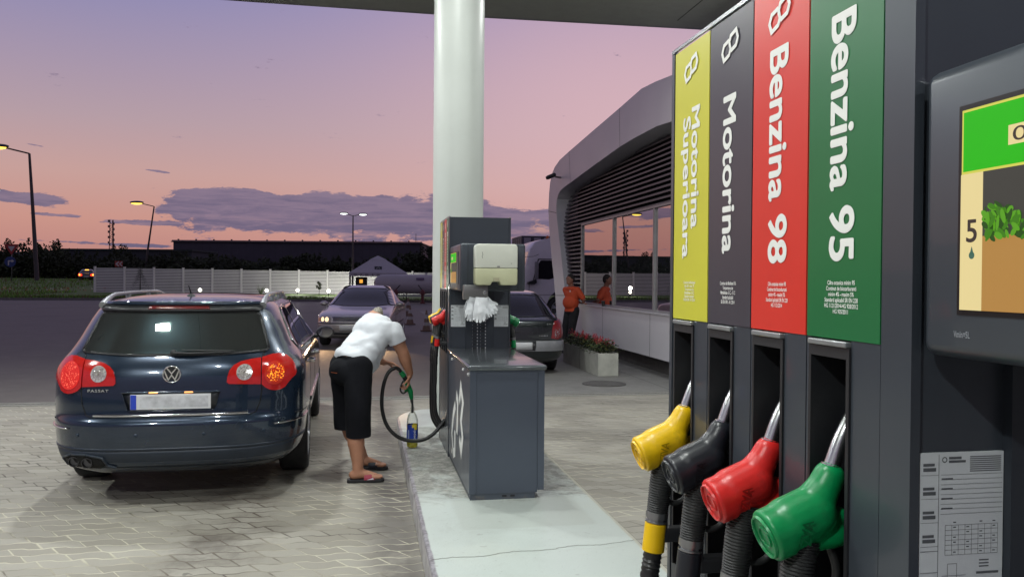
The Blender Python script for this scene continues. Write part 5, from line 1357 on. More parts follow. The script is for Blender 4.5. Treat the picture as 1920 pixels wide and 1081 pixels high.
# ================================================================== FENCE, TENT, TANK, YARD THINGS
F0, F1 = Vector((-22.7, 75.19, 0)), Vector((9.0, 71.8, 0))
fd = (F1-F0); fl = fd.length; fd.normalize(); fa = math.atan2(fd.y, fd.x); npan = 13
FN = thing('panel_fence', 'long white fence of horizontal boards and posts across the back of the yard', 'fence', tuple(F0), fa)
pw_ = fl/npan
M_fence = mat('fence_white', (.64, .63, .64), .5, var=.06, vs=.6)
hp = lambda s_: 2.30-.17*min(1., s_/22.)
for i in range(npan):
    h0 = hp(i*pw_); b = new(); 
    n_s = 15
    for k in range(n_s):
        z = .22+k*(h0-.28)/n_s
        prism(b, [(-.038, z), (-.030, z+.078), (-.022, z+.078), (-.028, z-.004)], lambda u, v, d: Vector((d, u, v)), i*pw_+.09, (i+1)*pw_-.09)
    box(b, i*pw_+.09, (i+1)*pw_-.09, .026, .034, .2, h0-.07, 1); box(b, i*pw_+.08, (i+1)*pw_-.08, -.035, .03, h0-.075, h0-.02); box(b, i*pw_+.08, (i+1)*pw_-.08, -.035, .03, .14, .20)
    obj('fence_panel', b, [M_fence, mat('fence_gap_shade', (.10, .10, .115), .8)], FN)  # dark colour of the backing sheet stands in for shade between the boards
for i in range(npan+1):
    b = new(); h0 = hp(i*pw_)+.07; rbox(b, i*pw_-.075, i*pw_+.075, -.085, .075, 0, h0, .01); rbox(b, i*pw_-.09, i*pw_+.09, -.10, .09, h0, h0+.04, .01)
    obj('fence_post', b, M_fence, FN)

t = thing('party_tent', 'white peaked tent standing in front of the fence', 'tent', (.88, 56.77, 0))
M_tent = mat('tent_cloth', (.40, .38, .42), .7, var=.04)
b = new(); hw = 1.9
def ringz(w_, z): return [b.verts.new((sx_*w_, sy_*w_, z)) for sx_, sy_ in ((-1, -1), (1, -1), (1, 1), (-1, 1))]
r_ = [ringz(hw, 1.72), ringz(hw, 1.95), ringz(.62, 2.78), ringz(.55, 2.86), ringz(.04, 3.12)]
for a, c in zip(r_, r_[1:]):
    for k in range(4): b.faces.new((a[k], a[(k+1) % 4], c[(k+1) % 4], c[k]))
b.faces.new(r_[-1]); obj('tent_roof', b, M_tent, t)
for sx_, sy_ in ((-1, -1), (1, -1), (1, 1), (-1, 1)):
    b = new(); tube(b, [(sx_*1.86, sy_*1.86, 0), (sx_*1.86, sy_*1.86, 1.9)], .03, 8); obj('leg', b, mat('tent_pole', (.06, .06, .07), .5), t)
b = new(); fv = lambda u, v, d: Vector((u, -1.905-d, v))
for i in range(5):
    stroke(b, [(-1.5+i*.75-.11, 1.83), (-1.5+i*.75+.11, 1.83)], .05, fv)
    if i < 4: prism(b, circ(-1.12+i*.75, 1.83, .045, 10), fv, 0, .003)
slp = lambda u, v, d: Vector((u, -1.9+(v-1.95)/(2.78-1.95)*1.28-.02, v))
prism(b, [(-.24, 2.18), (.24, 2.18), (.24, 2.38), (-.24, 2.38)], slp, 0, .0); 
obj('print', b, mat('tent_print', (.03, .035, .05), .6), t)
b = new(); stroke(b, [(-.12, 2.20), (-.08, 2.28), (0, 2.32), (.08, 2.28), (.12, 2.20)], .03, lambda u, v, d: slp(u, v, 0)+Vector((0, -.01, 0)), 0, 0); obj('emblem', b, mat('tent_emblem', (.35, .36, .34), .6), t)

t = thing('menu_board', 'small black box sign with a glowing orange square under the tent', 'sign', (-.25, 55.9, 0))
b = new(); rbox(b, -.36, .42, -.1, .1, 1.08, 1.66, .02); obj('sign_box', b, mat('sign_black', (.012, .012, .014), .5), t)
b = new(); rbox(b, -.10, .12, -.112, -.1, 1.26, 1.50, .008); obj('lit_panel', b, mat('sign_orange', (0, 0, 0), emit=(.95, .42, .06), es=1.1), t)
for x_ in (-.3, .36):
    b = new(); tube(b, [(x_, 0, 0), (x_, 0, 1.1)], .025, 8); obj('leg', b, M_trim, t)

t = thing('gas_tank', 'long pale grey horizontal gas tank on saddles in front of the fence', 'tank', (3.2, 54.3, 0))
b = new(); lathe(b, [(.02, -2.62), (.25, -2.58), (.45, -2.45), (.58, -2.25), (.63, -2.0), (.63, 2.0), (.58, 2.25), (.45, 2.45), (.25, 2.58), (.02, 2.62)], (0, 0, 1.22), (1, -.02, 0), 40)
obj('tank_shell', b, mat('tank_paint', (.42, .39, .42), .35, .0, var=.04, vs=1), t, smooth=True)
b = new()
for x_ in (-1.4, 1.4): box(b, x_-.12, x_+.12, -.45, .45, 0, .72)
box(b, -2.2, 2.2, -.50, -.44, .42, .52); obj('saddle', b, mat('saddle_grey', (.30, .30, .32), .6), t)
b = new(); rbox(b, .10, .62, -.66, -.60, 1.50, 1.64, .01); obj('name_plate', b, mat('plate_violet', (.16, .11, .22), .5), t)
b = new(); lathe(b, [(.06, 0), (.06, .10), (.10, .11), (.10, .15)], (.8, 0, 1.84), seg=14); lathe(b, [(.04, 0), (.04, .12)], (-1.2, 0, 1.84), seg=14); obj('valve', b, mat('valve_grey', (.4, .4, .42), .5), t)
for i, (x_, y_, lab) in enumerate(((3.62, 52.2, 'dark red fire hydrant pump stand before the gas tank, right one'), (1.95, 52.6, 'dark red pump stand at the tank end, half behind the silver car'))):
    t = thing('hydrant_stand', lab, 'hydrant', (x_, y_, 0))
    b = new(); lathe(b, [(.16, 0), (.16, .08), (.10, .10), (.09, .55), (.14, .58), (.15, .75), (.10, .85), (.02, .92)], (0, 0, 0), seg=18); obj('hydrant_body', b, mat('hydrant_red', (.10, .012, .015), .5), t, smooth=True)
    b = new(); tube(b, [(-.02, 0, .85), (-.28 if i == 0 else .28, 0, 1.18)], .03, 8); obj('lever', b, M_trim, t)
    b = new(); tube(b, [(-.2, 0, .66), (.2, 0, .66)], .05, 10); obj('outlet', b, mat('hydrant_red', (0, 0, 0)), t)
# cones
def cone(x, y, label, s_=1.):
    t = thing('traffic_cone', label, 'traffic cone', (x, y, 0), 0, 'traffic cones right of the silver car')
    b = new(); rbox(b, -.19*s_, .19*s_, -.19*s_, .19*s_, 0, .04, .01); obj('base', b, mat('cone_base', (.10, .055, .04), .7), t)
    b = new(); prof = [(.135, .04), (.11, .19), (.088, .30), (.068, .42), (.045, .55), (.028, .66), (.02, .70)]
    lathe(b, [(r_*s_, z*s_) for r_, z in prof], (0, 0, 0), seg=24)
    for f in b.faces:
        z = f.calc_center_median().z/s_; f.material_index = 1 if (.19 < z < .30 or .42 < z < .55) else 0
    obj('cone_body', b, [mat('cone_orange', (.13, .075, .06), .6, var=.2), mat('cone_white', (.28, .26, .28), .5, var=.15)], t, smooth=True)
cone(1.55, 28.5, 'faded traffic cone nearest to the silver car', .95); cone(1.85, 24.9, 'faded traffic cone closest to the white column', .92); cone(1.83, 35.2, 'small faded traffic cone farthest back beside the silver car', 1.1)

# globes and shrubs by the fence
t0 = thing('bollard_light', 'glowing globe light low on the grass, left one of three', 'garden light', (-12.67, 67.3, .15), 0, 'globe lights along the fence')
b = new(); lathe(b, [(.035, 0), (.035, .30), (.06, .31)], (0, 0, 0), seg=12); obj('stem', b, M_trim, t0)
b = new(); ell(b, (0, 0, .42), .14, .14, .14); obj('globe', b, mat('globe_on', (0, 0, 0), emit=(1.0, .98, .80), es=4.), t0, smooth=True)
lb_ = ['glowing globe light low on the grass, left one of three', 'glowing globe light beside the spiky plant, just above the estate car roof', 'glowing globe light beside the small sapling, nearest to the silver car']
for i, (x_, y_) in enumerate(((-12.67, 67.3), (-7.54, 66.4), (-2.78, 65.5))):
    o = t0 if i == 0 else copy_tree(t0); o.location = (x_, y_, .14); o['label'] = lb_[i]
    L = bpy.data.lights.new('globe_lamp', 'POINT'); L.energy = 80; L.color = (1, .98, .86); L.shadow_soft_size = .15
    lo = bpy.data.objects.new('globe_lamp', L); col.objects.link(lo); lo.parent = o; lo.location = (0, -.02, .75)
for x_, e_ in ((-5.5, 110), (-1.5, 130), (1.5, 110)):   # more globes stand behind the cars
    o = copy_tree(t0); o.location = (x_, 70.2, .12); o['label'] = 'glowing globe light hidden low behind the car roofs'
    L = bpy.data.lights.new('globe_lamp', 'POINT'); L.energy = e_; L.color = (1, .98, .90); L.shadow_soft_size = .15
    lo = bpy.data.objects.new('globe_lamp', L); col.objects.link(lo); lo.parent = o; lo.location = (0, -.02, .75)

def leafmass(b, c, rad, n, ls, rg, mi=(0, 1), flat=1.0):
    for i in range(n):
        u = rg.random()*2-1; a = rg.random()*2*PI; q = rg.random()**.45; s_ = math.sqrt(1-u*u)
        p = Vector((c[0]+rad[0]*q*s_*math.cos(a), c[1]+rad[1]*q*s_*math.sin(a), c[2]+rad[2]*q*u))
        e = ls*rg.uniform(.6, 1.4); d1 = Vector((rg.uniform(-1, 1), rg.uniform(-1, 1), rg.uniform(-1, 1))).normalized()*e; d2 = d1.orthogonal().normalized()*e*.55
        b.faces.new([b.verts.new(v) for v in (p-d1, p+d2, p+d1, p-d2)]).material_index = rg.choice(mi)
M_la = mat('foliage_dark', (.018, .024, .010), .8); M_lb = mat('foliage_mid', (.030, .042, .014), .8); M_bark = mat('bark', (.03, .024, .02), .9)
def tree(x, y, z0, h, w_, seed, label, n=2200, ls=.22, name='leafy_tree', group='dark trees behind the fence', ragged=0):
    rg = random.Random(seed); t = thing(name, label, 'tree', (x, y, z0), 0, group)
    b = new(); tube(b, [(0, 0, -.3), (rg.uniform(-.2, .2), 0, h*.3), (rg.uniform(-.3, .3), 0, h*.75)], [.16*h/5, .12*h/5, .04], 8)
    for k in range(5):
        a = rg.random()*6.28; zz = h*rg.uniform(.25, .5); tube(b, [(0, 0, zz), (math.cos(a)*w_*.3, math.sin(a)*w_*.25, zz+h*.2)], [.07, .02], 6)
    obj('trunk', b, M_bark, t)
    b = new(); ncl = 13
    leafmass(b, (0, 0, h*.34), (w_*.48, w_*.35, h*.34), n//3, ls*1.1, rg)
    for k in range(ncl):
        a = rg.uniform(-PI, PI); q = rg.random()**.6; cx = math.cos(a)*w_*.42*q; cy = math.sin(a)*w_*.30*q; cz = h*(.40+.46*rg.random()*(1-q*q*.7))
        rr_ = w_*rg.uniform(.10, .20)+.2
        leafmass(b, (cx, cy, cz), (rr_, rr_, rr_*.75), n//ncl, ls, rg, (0, 1) if k % 2 else (0,))
    for k in range(7+ragged*10):      # shoots poking out of the outline
        a = rg.uniform(-PI, PI); cx = math.cos(a)*w_*.34; cz = h*rg.uniform(.66, .90+.05*ragged)
        for j in range(14):
            leafmass(b, (cx+rg.uniform(-.1, .1), 0, cz-j*.05*h/5), (.10+.03*j, .1, .06), 3, ls*.6, rg)
    obj('crown', b, [M_la, M_lb], t)
    return t
TR = [(-49.0, 121, 6.2, 8, 'dark bush behind the yield sign at the left edge', 0), (-43.8, 119.5, 7.0, 8.5, 'dark rounded tree left of the tall street lamp', 2), (-39.5, 117, 5.9, 6.5, 'dark tree just right of the tall street lamp', 1), (-35.4, 119, 5.3, 6, 'low dark tree above the distant car', 2),
      (-31.2, 118, 5.0, 7, 'low dark tree at the left end of the fence', 0), (-27.2, 119, 5.2, 6, 'low dark tree under the leaning street lamp', 1), (-23.2, 117, 5.7, 6.5, 'dark tree before the left end of the dark warehouse', 0), (-19.0, 116, 5.3, 6, 'second dark tree before the warehouse from the left', 1),
      (-14.8, 115.5, 4.9, 6.5, 'low dark tree before the middle of the warehouse', 0), (-10.5, 114.5, 4.9, 5, 'small dark tree left of the big rounded tree', 0), (-6.6, 114, 6.1, 6.2, 'large rounded dark tree left of the white double lamp', 0), (-2.6, 112.5, 5.6, 4.2, 'narrow dark tree right behind the double lamp post', 0),
      (1.8, 111.8, 5.0, 6, 'dark tree rising behind the tent peak', 1), (5.7, 110.5, 5.8, 5.2, 'dark tree behind the gas tank', 1), (9.4, 109.8, 6.9, 5.6, 'tall dark tree against the sky beside the white column', 1), (14, 109, 6.4, 7, 'dark tree behind the lorry cab', 1)]
for i, (x, y, h, w_, lab, rag) in enumerate(TR): tree(x, y, 0.0 if x > -24 else .8 if False else 0, h-.35, w_*1.12, 40+i, lab, n=2400, ls=.21, ragged=rag)
# bare-topped thin trees sticking up
for i, (x, h, lab) in enumerate(((-33.0, 6.0, 'thin ragged tree top left of the lattice mast'), (-25.5, 5.4, 'thin ragged tree top right of the leaning street lamp'))):
    tree(x, 121, 0, h, 3.0, 90+i, lab, n=500, ls=.16, ragged=2)
# wide hedge mass linking them
rg = random.Random(77); b = new()
for i in range(9000):
    x = rg.uniform(-95, 24); z = rg.random()**.8*3.7; e = .24*rg.uniform(.6, 1.4); p = Vector((x, 123-(x+50)*.16+rg.uniform(-.8, .8), z)); d1 = Vector((rg.uniform(-1, 1), rg.uniform(-1, 1), rg.uniform(-1, 1))).normalized()*e; d2 = d1.orthogonal().normalized()*e*.6
    b.faces.new([b.verts.new(v) for v in (p-d1, p+d2, p+d1, p-d2)]).material_index = rg.choice((0, 0, 1))
prism(b, [(-95, 130.6), (24, 111.6), (24, 112.2), (-95, 131.2)], lambda u, v, d: Vector((u, v, d)), 0, 3.0)
tag(obj('undergrowth', b, [M_la, M_lb]), kind='stuff')

# small conifer in front of the fence
rg = random.Random(21); t = thing('young_spruce', 'young conical spruce tree in front of the white fence', 'conifer', (-17.8, 70.2, .15))
b = new(); tube(b, [(0, 0, 0), (0, 0, 2.1)], [.05, .012], 8); obj('trunk', b, M_bark, t)
b = new()
for k in range(15):
    z = .25+k*.135; L_ = .78*(1-k/16.5)
    for j in range(12):
        a = j*PI/6+k*.4+rg.uniform(-.15, .15); d = Vector((math.cos(a), math.sin(a), 0)); ll = L_*rg.uniform(.8, 1.1)
        for s_ in range(9):
            q = s_/9; p = Vector((0, 0, z))+d*ll*q+Vector((0, 0, -.05+.10*q*q)); e = .19*(1-q*.5)
            for sd in (-1, 1):
                o_ = d.cross(Vector((0, 0, 1)))*sd*e*rg.uniform(.7, 1.2)+d*.06; b.faces.new([b.verts.new(v) for v in (p, p+o_+Vector((0, 0, rg.uniform(-.03, .03))), p+d*.05)]).material_index = rg.choice((0, 1))
obj('branches', b, [mat('needle_dark', (.022, .034, .016), .8), mat('needle_mid', (.04, .06, .028), .8)], t)
t = thing('spiky_plant', 'low spiky plant beside a globe light near the fence', 'plant', (-8.2, 68.2, .15)); b = new(); rg = random.Random(4)
for k in range(46):
    a = rg.uniform(0, 6.28); r_ = rg.uniform(.2, .6); h = rg.uniform(.5, 1.05); d = Vector((math.cos(a), math.sin(a), 0)); s_ = d.cross(Vector((0, 0, 1)))*.03
    b.faces.new([b.verts.new(v) for v in (-s_, s_, d*r_+Vector((0, 0, h)))])
obj('leaves', b, mat('yucca', (.05, .065, .035), .7), t)
t = thing('thin_sapling', 'thin leafy sapling in front of the fence left of the silver car', 'sapling', (-3.63, 67.7, .15)); b = new(); tube(b, [(0, 0, 0), (.05, 0, .6), (0, 0, 1.05)], [.02, .015, .006], 6); obj('trunk', b, M_bark, t)
b = new()
for c in ((0, 0, 1.0), (.12, 0, .82), (-.12, 0, .72), (.05, 0, .62)): leafmass(b, c, (.15, .15, .14), 40, .07, rg)
obj('crown', b, [M_la, M_lb], t)

# ================================================================== STREET LAMPS, SIGNS, FAR BUILDINGS
def lamp(name, label, base, top, arm, head_c, r0, glow, es, group, cat='street lamp'):
    t = thing(name, label, cat, base, 0, group); Bv = Vector(base); b = new()
    tp = Vector(top)-Bv; tube(b, [(0, 0, -.3), tuple(tp*.5), tuple(tp)], [r0, r0*.75, r0*.5], 10); obj('pole', b, mat('pole_dark', (.07, .065, .07), .5, .5), t, smooth=True)
    for a in arm:
        e = Vector(a)-Bv; b = new(); tube(b, [tuple(tp), tuple(tp.lerp(e, .8))], r0*.32, 8); obj('arm', b, mat('pole_dark', (0, 0, 0)), t)
        d = (e-tp); d.z = 0; d.normalize(); b = new(); ell(b, e, head_c, head_c*.42, head_c*.22, (d, Vector((-d.y, d.x, 0)), Vector((0, 0, 1)))); hd = obj('lamp_head', b, mat('head_grey', (.10, .10, .10), .4), t, smooth=True)
        b = new(); ell(b, e+Vector((0, 0, -head_c*.12)), head_c*.82, head_c*.36, head_c*.20, (d, Vector((-d.y, d.x, 0)), Vector((0, 0, 1)))); obj('lamp_glass', b, glow, hd, smooth=True)
    return t
G_y = mat('sodium_on', (0, 0, 0), emit=(1.0, .68, .10), es=2.6); G_w = mat('led_on', (0, 0, 0), emit=(.93, 1.0, .95), es=5)
lamp('street_lamp', 'tall street lamp with an amber head behind the verge at the far left', (-35.43, 97.82, .95), (-36.37, 98.15, 14.96), [(-39.7, 98.7, 15.75)], 1.15, .26, G_y, 1, 'amber street lamps along the road')
lamp('street_lamp', 'leaning street lamp with an amber head behind the trees, left of the big cloud', (-29.4, 117.1, .3), (-27.91, 116.9, 10.97), [(-30.2, 117.3, 11.5)], .95, .17, G_y, 1, 'amber street lamps along the road')
lamp('street_lamp', 'white lit lamp head at the very left edge of the picture', (-42.5, 99, .9), (-42.3, 99, 10.9), [(-40.05, 98.75, 11.0)], .62, .16, G_w, 1, None)
lamp('double_street_lamp', 'double headed white street lamp behind the tent', (-.9, 63.2, 0), (-.9, 63.2, 6.28), [(-1.58, 63.34, 6.50), (-.16, 63.09, 6.44)], .33, .085, G_w, 1, None)

t = thing('road_sign', 'red and white yield triangle over a blue arrow disc on one post', 'road sign', (-37.35, 96.13, .9))
b = new(); tube(b, [(0, 0, 0), (0, 0, 4.0)], .055, 8); obj('post', b, mat('post_grey', (.18, .18, .19), .5, .5), t)
MR = mat('sign_red', (.30, .02, .025), .5); MW = mat('sign_white', (.45, .43, .46), .5); MB = mat('sign_blue', (.012, .035, .17), .5)
f2 = lambda u, v, d: Vector((u, -.07-d, v))
b = new(); prism(b, [(-.75, 4.02), (.75, 4.02), (0, 2.85)], f2, 0, .02); y1_ = obj('yield_plate', b, MR, t)
b = new(); prism(b, [(-.36, 3.80), (.36, 3.80), (0, 3.24)], f2, .021, .025); obj('plate_centre', b, MW, y1_)
b = new(); prism(b, circ(-.12, 2.13, .56, 28), f2, 0, .02); y2_ = obj('arrow_disc', b, MB, t)
b = new(); stroke(b, [(-.28, 1.75), (-.28, 2.22), (.02, 2.22)], .12, f2, .022, .024); prism(b, [(.02, 2.40), (.30, 2.22), (.02, 2.04)], f2, .022, .025); obj('arrow', b, MW, y2_)
t = thing('chevron_sign', 'small red and white chevron sign above the fence top', 'road sign', (-23.65, 85.56, .2))
b = new(); tube(b, [(0, 0, 0), (0, 0, 2.3)], .04, 8); obj('post', b, M_trim, t)
b = new(); prism(b, [(-.36, 2.30), (.36, 2.30), (.36, 2.86), (-.36, 2.86)], f2, 0, .02); pl_ = obj('sign_plate', b, mat('sign_red_faint', (.32, .05, .04), .5), t)
b = new(); stroke(b, [(.02, 2.80), (-.22, 2.58), (.02, 2.36)], .12, f2, .021, .023); stroke(b, [(.32, 2.80), (.10, 2.58), (.32, 2.36)], .10, f2, .021, .023); obj('chevron', b, MW, pl_)

t = thing('warehouse', 'long dark warehouse with a pale roof edge behind the trees', 'warehouse', (-15, 186, 0))
dW = Vector((12.2+41.47, 180.79-190.45, 0)); aW = math.atan2(dW.y, dW.x)
t.location = (-41.47, 190.45, 0); t.rotation_euler = (0, 0, aW)
Lw = dW.length
b = new(); prism(b, [(0, 0), (Lw, 0), (Lw, 9.15), (0, 9.15)], lambda u, v, d: Vector((u, d, v)), 0, 30)
obj('wall', b, ground_mat('cladding', (.055, .052, .075), (.065, .06, .085), .3, .7, 0), t)
b = new(); box(b, -.4, Lw+.4, -.4, 30, 9.16, 9.36); box(b, -.2, Lw+.2, -.30, .0, 9.36, 9.62, 1)
for i in range(14): box(b, i*Lw/14+1, i*Lw/14+1.3, -.2, .1, 9.62, 9.85, 2)
obj('roof', b, [M_trim, mat('roof_edge_pale', (.34, .24, .24), .6), M_trim], t)
b = new()
for i in range(int(Lw/1.6)): box(b, i*1.6, i*1.6+.06, -.012, -.002, 0, 9.0)
obj('cladding_rib', b, mat('clad_rib', (.04, .038, .055), .7), t)
b = new(); tube(b, [(Lw-1.2, 0, 9.6), (Lw-1.2, 0, 11.4)], .06, 6); obj('mast', b, M_trim, t)
t = thing('low_building', 'low dark flat roofed building behind the trees left of the warehouse', 'building', (-54.9, 162.4, 0), math.atan2(-3.68, 20.4))
b = new(); box(b, 0, 24, 0, 12, 0, 6.25); obj('wall', b, mat('low_wall', (.035, .04, .05), .8), t)
b = new(); box(b, -.3, 24.3, -.3, 12.3, 6.25, 6.55); obj('roof', b, mat('low_roof', (.03, .04, .042), .8), t)
t = thing('pale_shed', 'pale roofed building low at the far left edge', 'building', (-75, 156, 0))
b = new(); box(b, 0, 21, 0, 10, 0, 4.1); obj('wall', b, mat('shed_wall', (.06, .07, .10), .8), t)
b = new(); prism(b, [(0, 4.1), (21, 4.1), (19.5, 5.6), (0, 5.9)], lambda u, v, d: Vector((u, d, v)), -.3, 10); obj('roof', b, mat('shed_roof', (.17, .18, .26), .6), t)
b = new()
for i in range(6): box(b, 8+i*2, 9.2+i*2, -.02, -.005, 1.6, 3.0)
obj('window', b, mat('shed_window', (0, 0, 0), emit=(.22, .24, .14), es=.6), t)
t = thing('lattice_mast', 'thin lattice radio mast with antennas rising above the low building', 'mast', (-66.9, 235.7, 0))
b = new()
for sx_, sy_ in ((-1, -1), (1, -1), (0, 1)): tube(b, [(sx_*.7, sy_*.7, 0), (sx_*.4, sy_*.4, 16.6)], .11, 5)
z = 0; sg = 1
while z < 16:
    w0 = .7-.3*z/16.6; tube(b, [(-w0*sg, -.7, z), (w0*sg, -.6, z+1.0)], .07, 4); tube(b, [(-w0, -.7, z), (w0, -.7, z)], .06, 4); z += 1.0; sg = -sg
obj('lattice', b, mat('mast_rust', (.10, .045, .04), .7), t)
b = new()
for i in range(10):
    zz = 9.5+i*.72; x_ = (-1) ** i*.62; rbox(b, x_-.22, x_+.22, -.9, -.6, zz, zz+.62, .05)
obj('antenna', b, mat('antenna_grey', (.16, .10, .10), .6), t)
# ================================================================== PEOPLE
def V3(*a): return Vector(a)
M_skin = mat('skin_tan', (.43, .205, .125), .48, var=.10, vs=9, bump=.12, bs=90)
M_hair = mat('hair_grey', (.27, .25, .21), .85, var=.4, vs=60, bump=.8, bs=160)
def hand(b, wrist, dirv, palm_n, thumb_side, curl=1.0, s_=1.0, spread=.0):
    """palm and five curled fingers; dirv = along the palm, palm_n = where the palm faces"""
    d = Vector(dirv).normalized(); n = Vector(palm_n); n = (n-d*n.dot(d)).normalized(); sd = d.cross(n)*thumb_side
    w = Vector(wrist)
    for k in (-1, 0, 1): hull(b, w+sd*(k*.012), w+d*.082*s_+sd*(k*.025), .0165, .0130, sub=1)
    lens = ((.030, .040, .020), (.0105, .043, .022), (-.0095, .040, .021), (-.029, .031, .018))
    tips = []
    for off, l1, l2 in lens:
        p = w+d*.080*s_+sd*off; a = .45*curl; d1 = (d*math.cos(a)+n*math.sin(a)).normalized(); p1 = p+d1*l1
        a2 = 1.35*curl; d2 = (d*math.cos(a2)+n*math.sin(a2)).normalized(); p2 = p1+d2*l2*1.25; a3 = 2.2*curl; d3 = (d*math.cos(a3)+n*math.sin(a3)).normalized(); p3 = p2+d3*l2
        hull(b, p, p1, .0098, .0090, sub=1); hull(b, p1, p2, .0088, .0080, sub=1); hull(b, p2, p3, .0078, .0068, sub=1); tips.append(p3)
    q = w+d*.018+sd*.026; q1 = q+(d*.55+sd*.65+n*.35).normalized()*.036; q2 = q1+(d*.8+sd*.1+n*.6).normalized()*.030; q3 = q2+(d*.55-sd*.25+n*.7).normalized()*.022
    hull(b, w+d*.01, q, .017, .0155, sub=1); hull(b, q, q1, .0145, .0115, sub=1); hull(b, q1, q2, .011, .0098, sub=1); hull(b, q2, q3, .0095, .0078, sub=1)

# ---- the man bending over to fill the bottle
rt = thing('person', 'man in white t-shirt and black shorts bending to fill a bottle', 'person', (-.04, 6.68, 0))
O_ = Vector((-.04, 6.68, 0))
fw = V3(.8, .6, 0); rs = V3(.6, -.8, 0)          # facing, and his right-hand side
pel = V3(-.105, 6.73, .885)
b = new()
chest = V3(.065, 6.905, 1.145); neck = V3(.125, 7.00, 1.255); head = V3(.078, 7.11, 1.268)
spd = (neck-pel).normalized(); nrm_ = rs.cross(spd).normalized()
ell(b, pel, .165, .12, .13, (rs, nrm_, spd)); ell(b, pel.lerp(chest, .5), .150, .115, .17, (rs, nrm_, spd)); ell(b, chest, .175, .125, .17, (rs, nrm_, spd))
ell(b, neck-spd*.05, .165, .085, .08, (rs, nrm_, spd))
hull(b, neck-spd*.03, head, .062, .058)
hd = (V3(.06, .35, -.14)).normalized()
ell(b, head+hd*.055, .078, .098, .108, (rs, rs.cross(hd).normalized(), hd))
fc = rs.cross(hd).normalized(); fc = fc if fc.z < 0 else -fc
hc = head+hd*.055
ell(b, hc+fc*.10+hd*.0, .014, .020, .022, (rs, fc, hd)); ell(b, hc+fc*.085+hd*(-.055), .035, .022, .020, (rs, fc, hd))      # nose, chin
for q in (-1, 1): ell(b, hc+rs*q*.078, .010, .018, .030, (rs, fc, hd)); ell(b, hc+rs*q*.028+fc*.085+hd*.02, .016, .010, .010, (rs, fc, hd))
shR = V3(.235, 6.845, 1.160); elR = V3(.315, 6.865, .985); wrR = V3(.378, 6.925, .805)
shL = V3(.03, 7.15, 1.15); elL = V3(.03, 7.17, .925); wrL = V3(.165, 7.035, .885)
hull(b, shR, elR, .062, .049); hull(b, shR.lerp(elR, .1), shR.lerp(elR, .6), .062, .057); hull(b, elR, elR.lerp(wrR, .35), .050, .051); hull(b, elR.lerp(wrR, .35), wrR, .050, .030)
hull(b, shL, elL, .056, .042); hull(b, elL, elL.lerp(wrL, .35), .043, .042); hull(b, elL.lerp(wrL, .35), wrL, .041, .027)
hull(b, wrR, wrR+V3(-.002, .004, -.03), .026, .024, (1, 1, 1)); 
hand(b, wrR+V3(-.002, .002, -.018), (-.10, .12, -1.), (-.85, .10, -.15), -1, 1.05)
hand(b, wrL+V3(.01, -.006, -.0), (.9, -.45, -.10), (.1, -.35, -.9), 1, .80)
# legs
hipR = pel+rs*.095-V3(0, 0, .03); hipL = pel-rs*.095-V3(0, 0, .03)
knR = V3(-.045, 6.56, .475); anR = V3(-.045, 6.510, .085); knL = V3(-.150, 6.90, .475); anL = V3(.000, 6.955, .085)
for hp_, kn, an, fd_ in ((hipR, knR, anR, V3(1, -.04, 0)), (hipL, knL, anL, V3(.93, -.28, 0))):
    fd_ = fd_.normalized(); bk = -fd_
    hull(b, hp_, kn, .098, .062); hull(b, kn, kn.lerp(an, .15), .060, .058); hull(b, kn.lerp(an, .12)+bk*.012, kn.lerp(an, .42)+bk*.016, .065, .068); hull(b, kn.lerp(an, .42)+bk*.014, kn.lerp(an, .8), .067, .047); hull(b, kn.lerp(an, .8), an, .047, .040)
    hull(b, V3(an.x, an.y, .060)+bk*.035, V3(an.x, an.y, .07), .034, .042); hull(b, V3(an.x, an.y, .075), V3(an.x, an.y, .048)+fd_*.135, .042, .024)
    lat = V3(-fd_.y, fd_.x, 0)
    for k in (-1.0, -.35, .3, .9): hull(b, V3(an.x, an.y, .046)+fd_*.12+lat*k*.030, V3(an.x, an.y, .042)+fd_*(.185-.012*k*k)+lat*k*.030, .018, .012)
body = blob('body', b, .0062, M_skin, rt, smooth=4); body.location = -O_
# hair on the back of the head
b = new(); ell(b, hc-fc*.010+hd*.004, .088, .102, .116, (rs, fc, hd))
hr = blob('hair', b, .008, M_hair, rt, smooth=2, clips=[(tuple(hc+fc*.045), tuple(fc), .4)]); hr.location = -O_
# t-shirt
M_tee = mat('tee_white', (.66, .69, .74), .8, var=.02, bump=.25, bs=18, sheen=.3)
b = new(); wst = pel+spd*.075
ell(b, pel+spd*.06, .196, .160, .12, (rs, nrm_, spd)); ell(b, pel+spd*.11, .190, .150, .14, (rs, nrm_, spd)); ell(b, pel.lerp(chest, .55), .178, .142, .19, (rs, nrm_, spd)); ell(b, chest, .196, .146, .175, (rs, nrm_, spd)); ell(b, neck-spd*.055, .186, .105, .085, (rs, nrm_, spd))
for q in (-1, 0, 1): hull(b, pel+spd*.06+rs*q*.095, chest+rs*q*.085, .098, .105)
hull(b, shR-spd*.005, shR.lerp(elR, .55), .084, .076); hull(b, shL, shL.lerp(elL, .55), .078, .068); hull(b, chest+rs*.08, shR, .12, .075); hull(b, chest-rs*.08, shL, .12, .075)
hull(b, wst+V3(.05, .02, -.04)+fw*.05, chest+fw*.05+V3(0, 0, -.09), .10, .09)
for v in b.verts: pass
tee = blob('t_shirt', b, .0075, M_tee, rt, smooth=7, clips=[(tuple(shR.lerp(elR, .50)), tuple((elR-shR).normalized()), .115), (tuple(shL.lerp(elL, .5)), tuple((elL-shL).normalized()), .115), (tuple(pel+spd*.012+rs*.0), tuple(-spd+V3(0, 0, -.12)), .28)])
me = tee.data
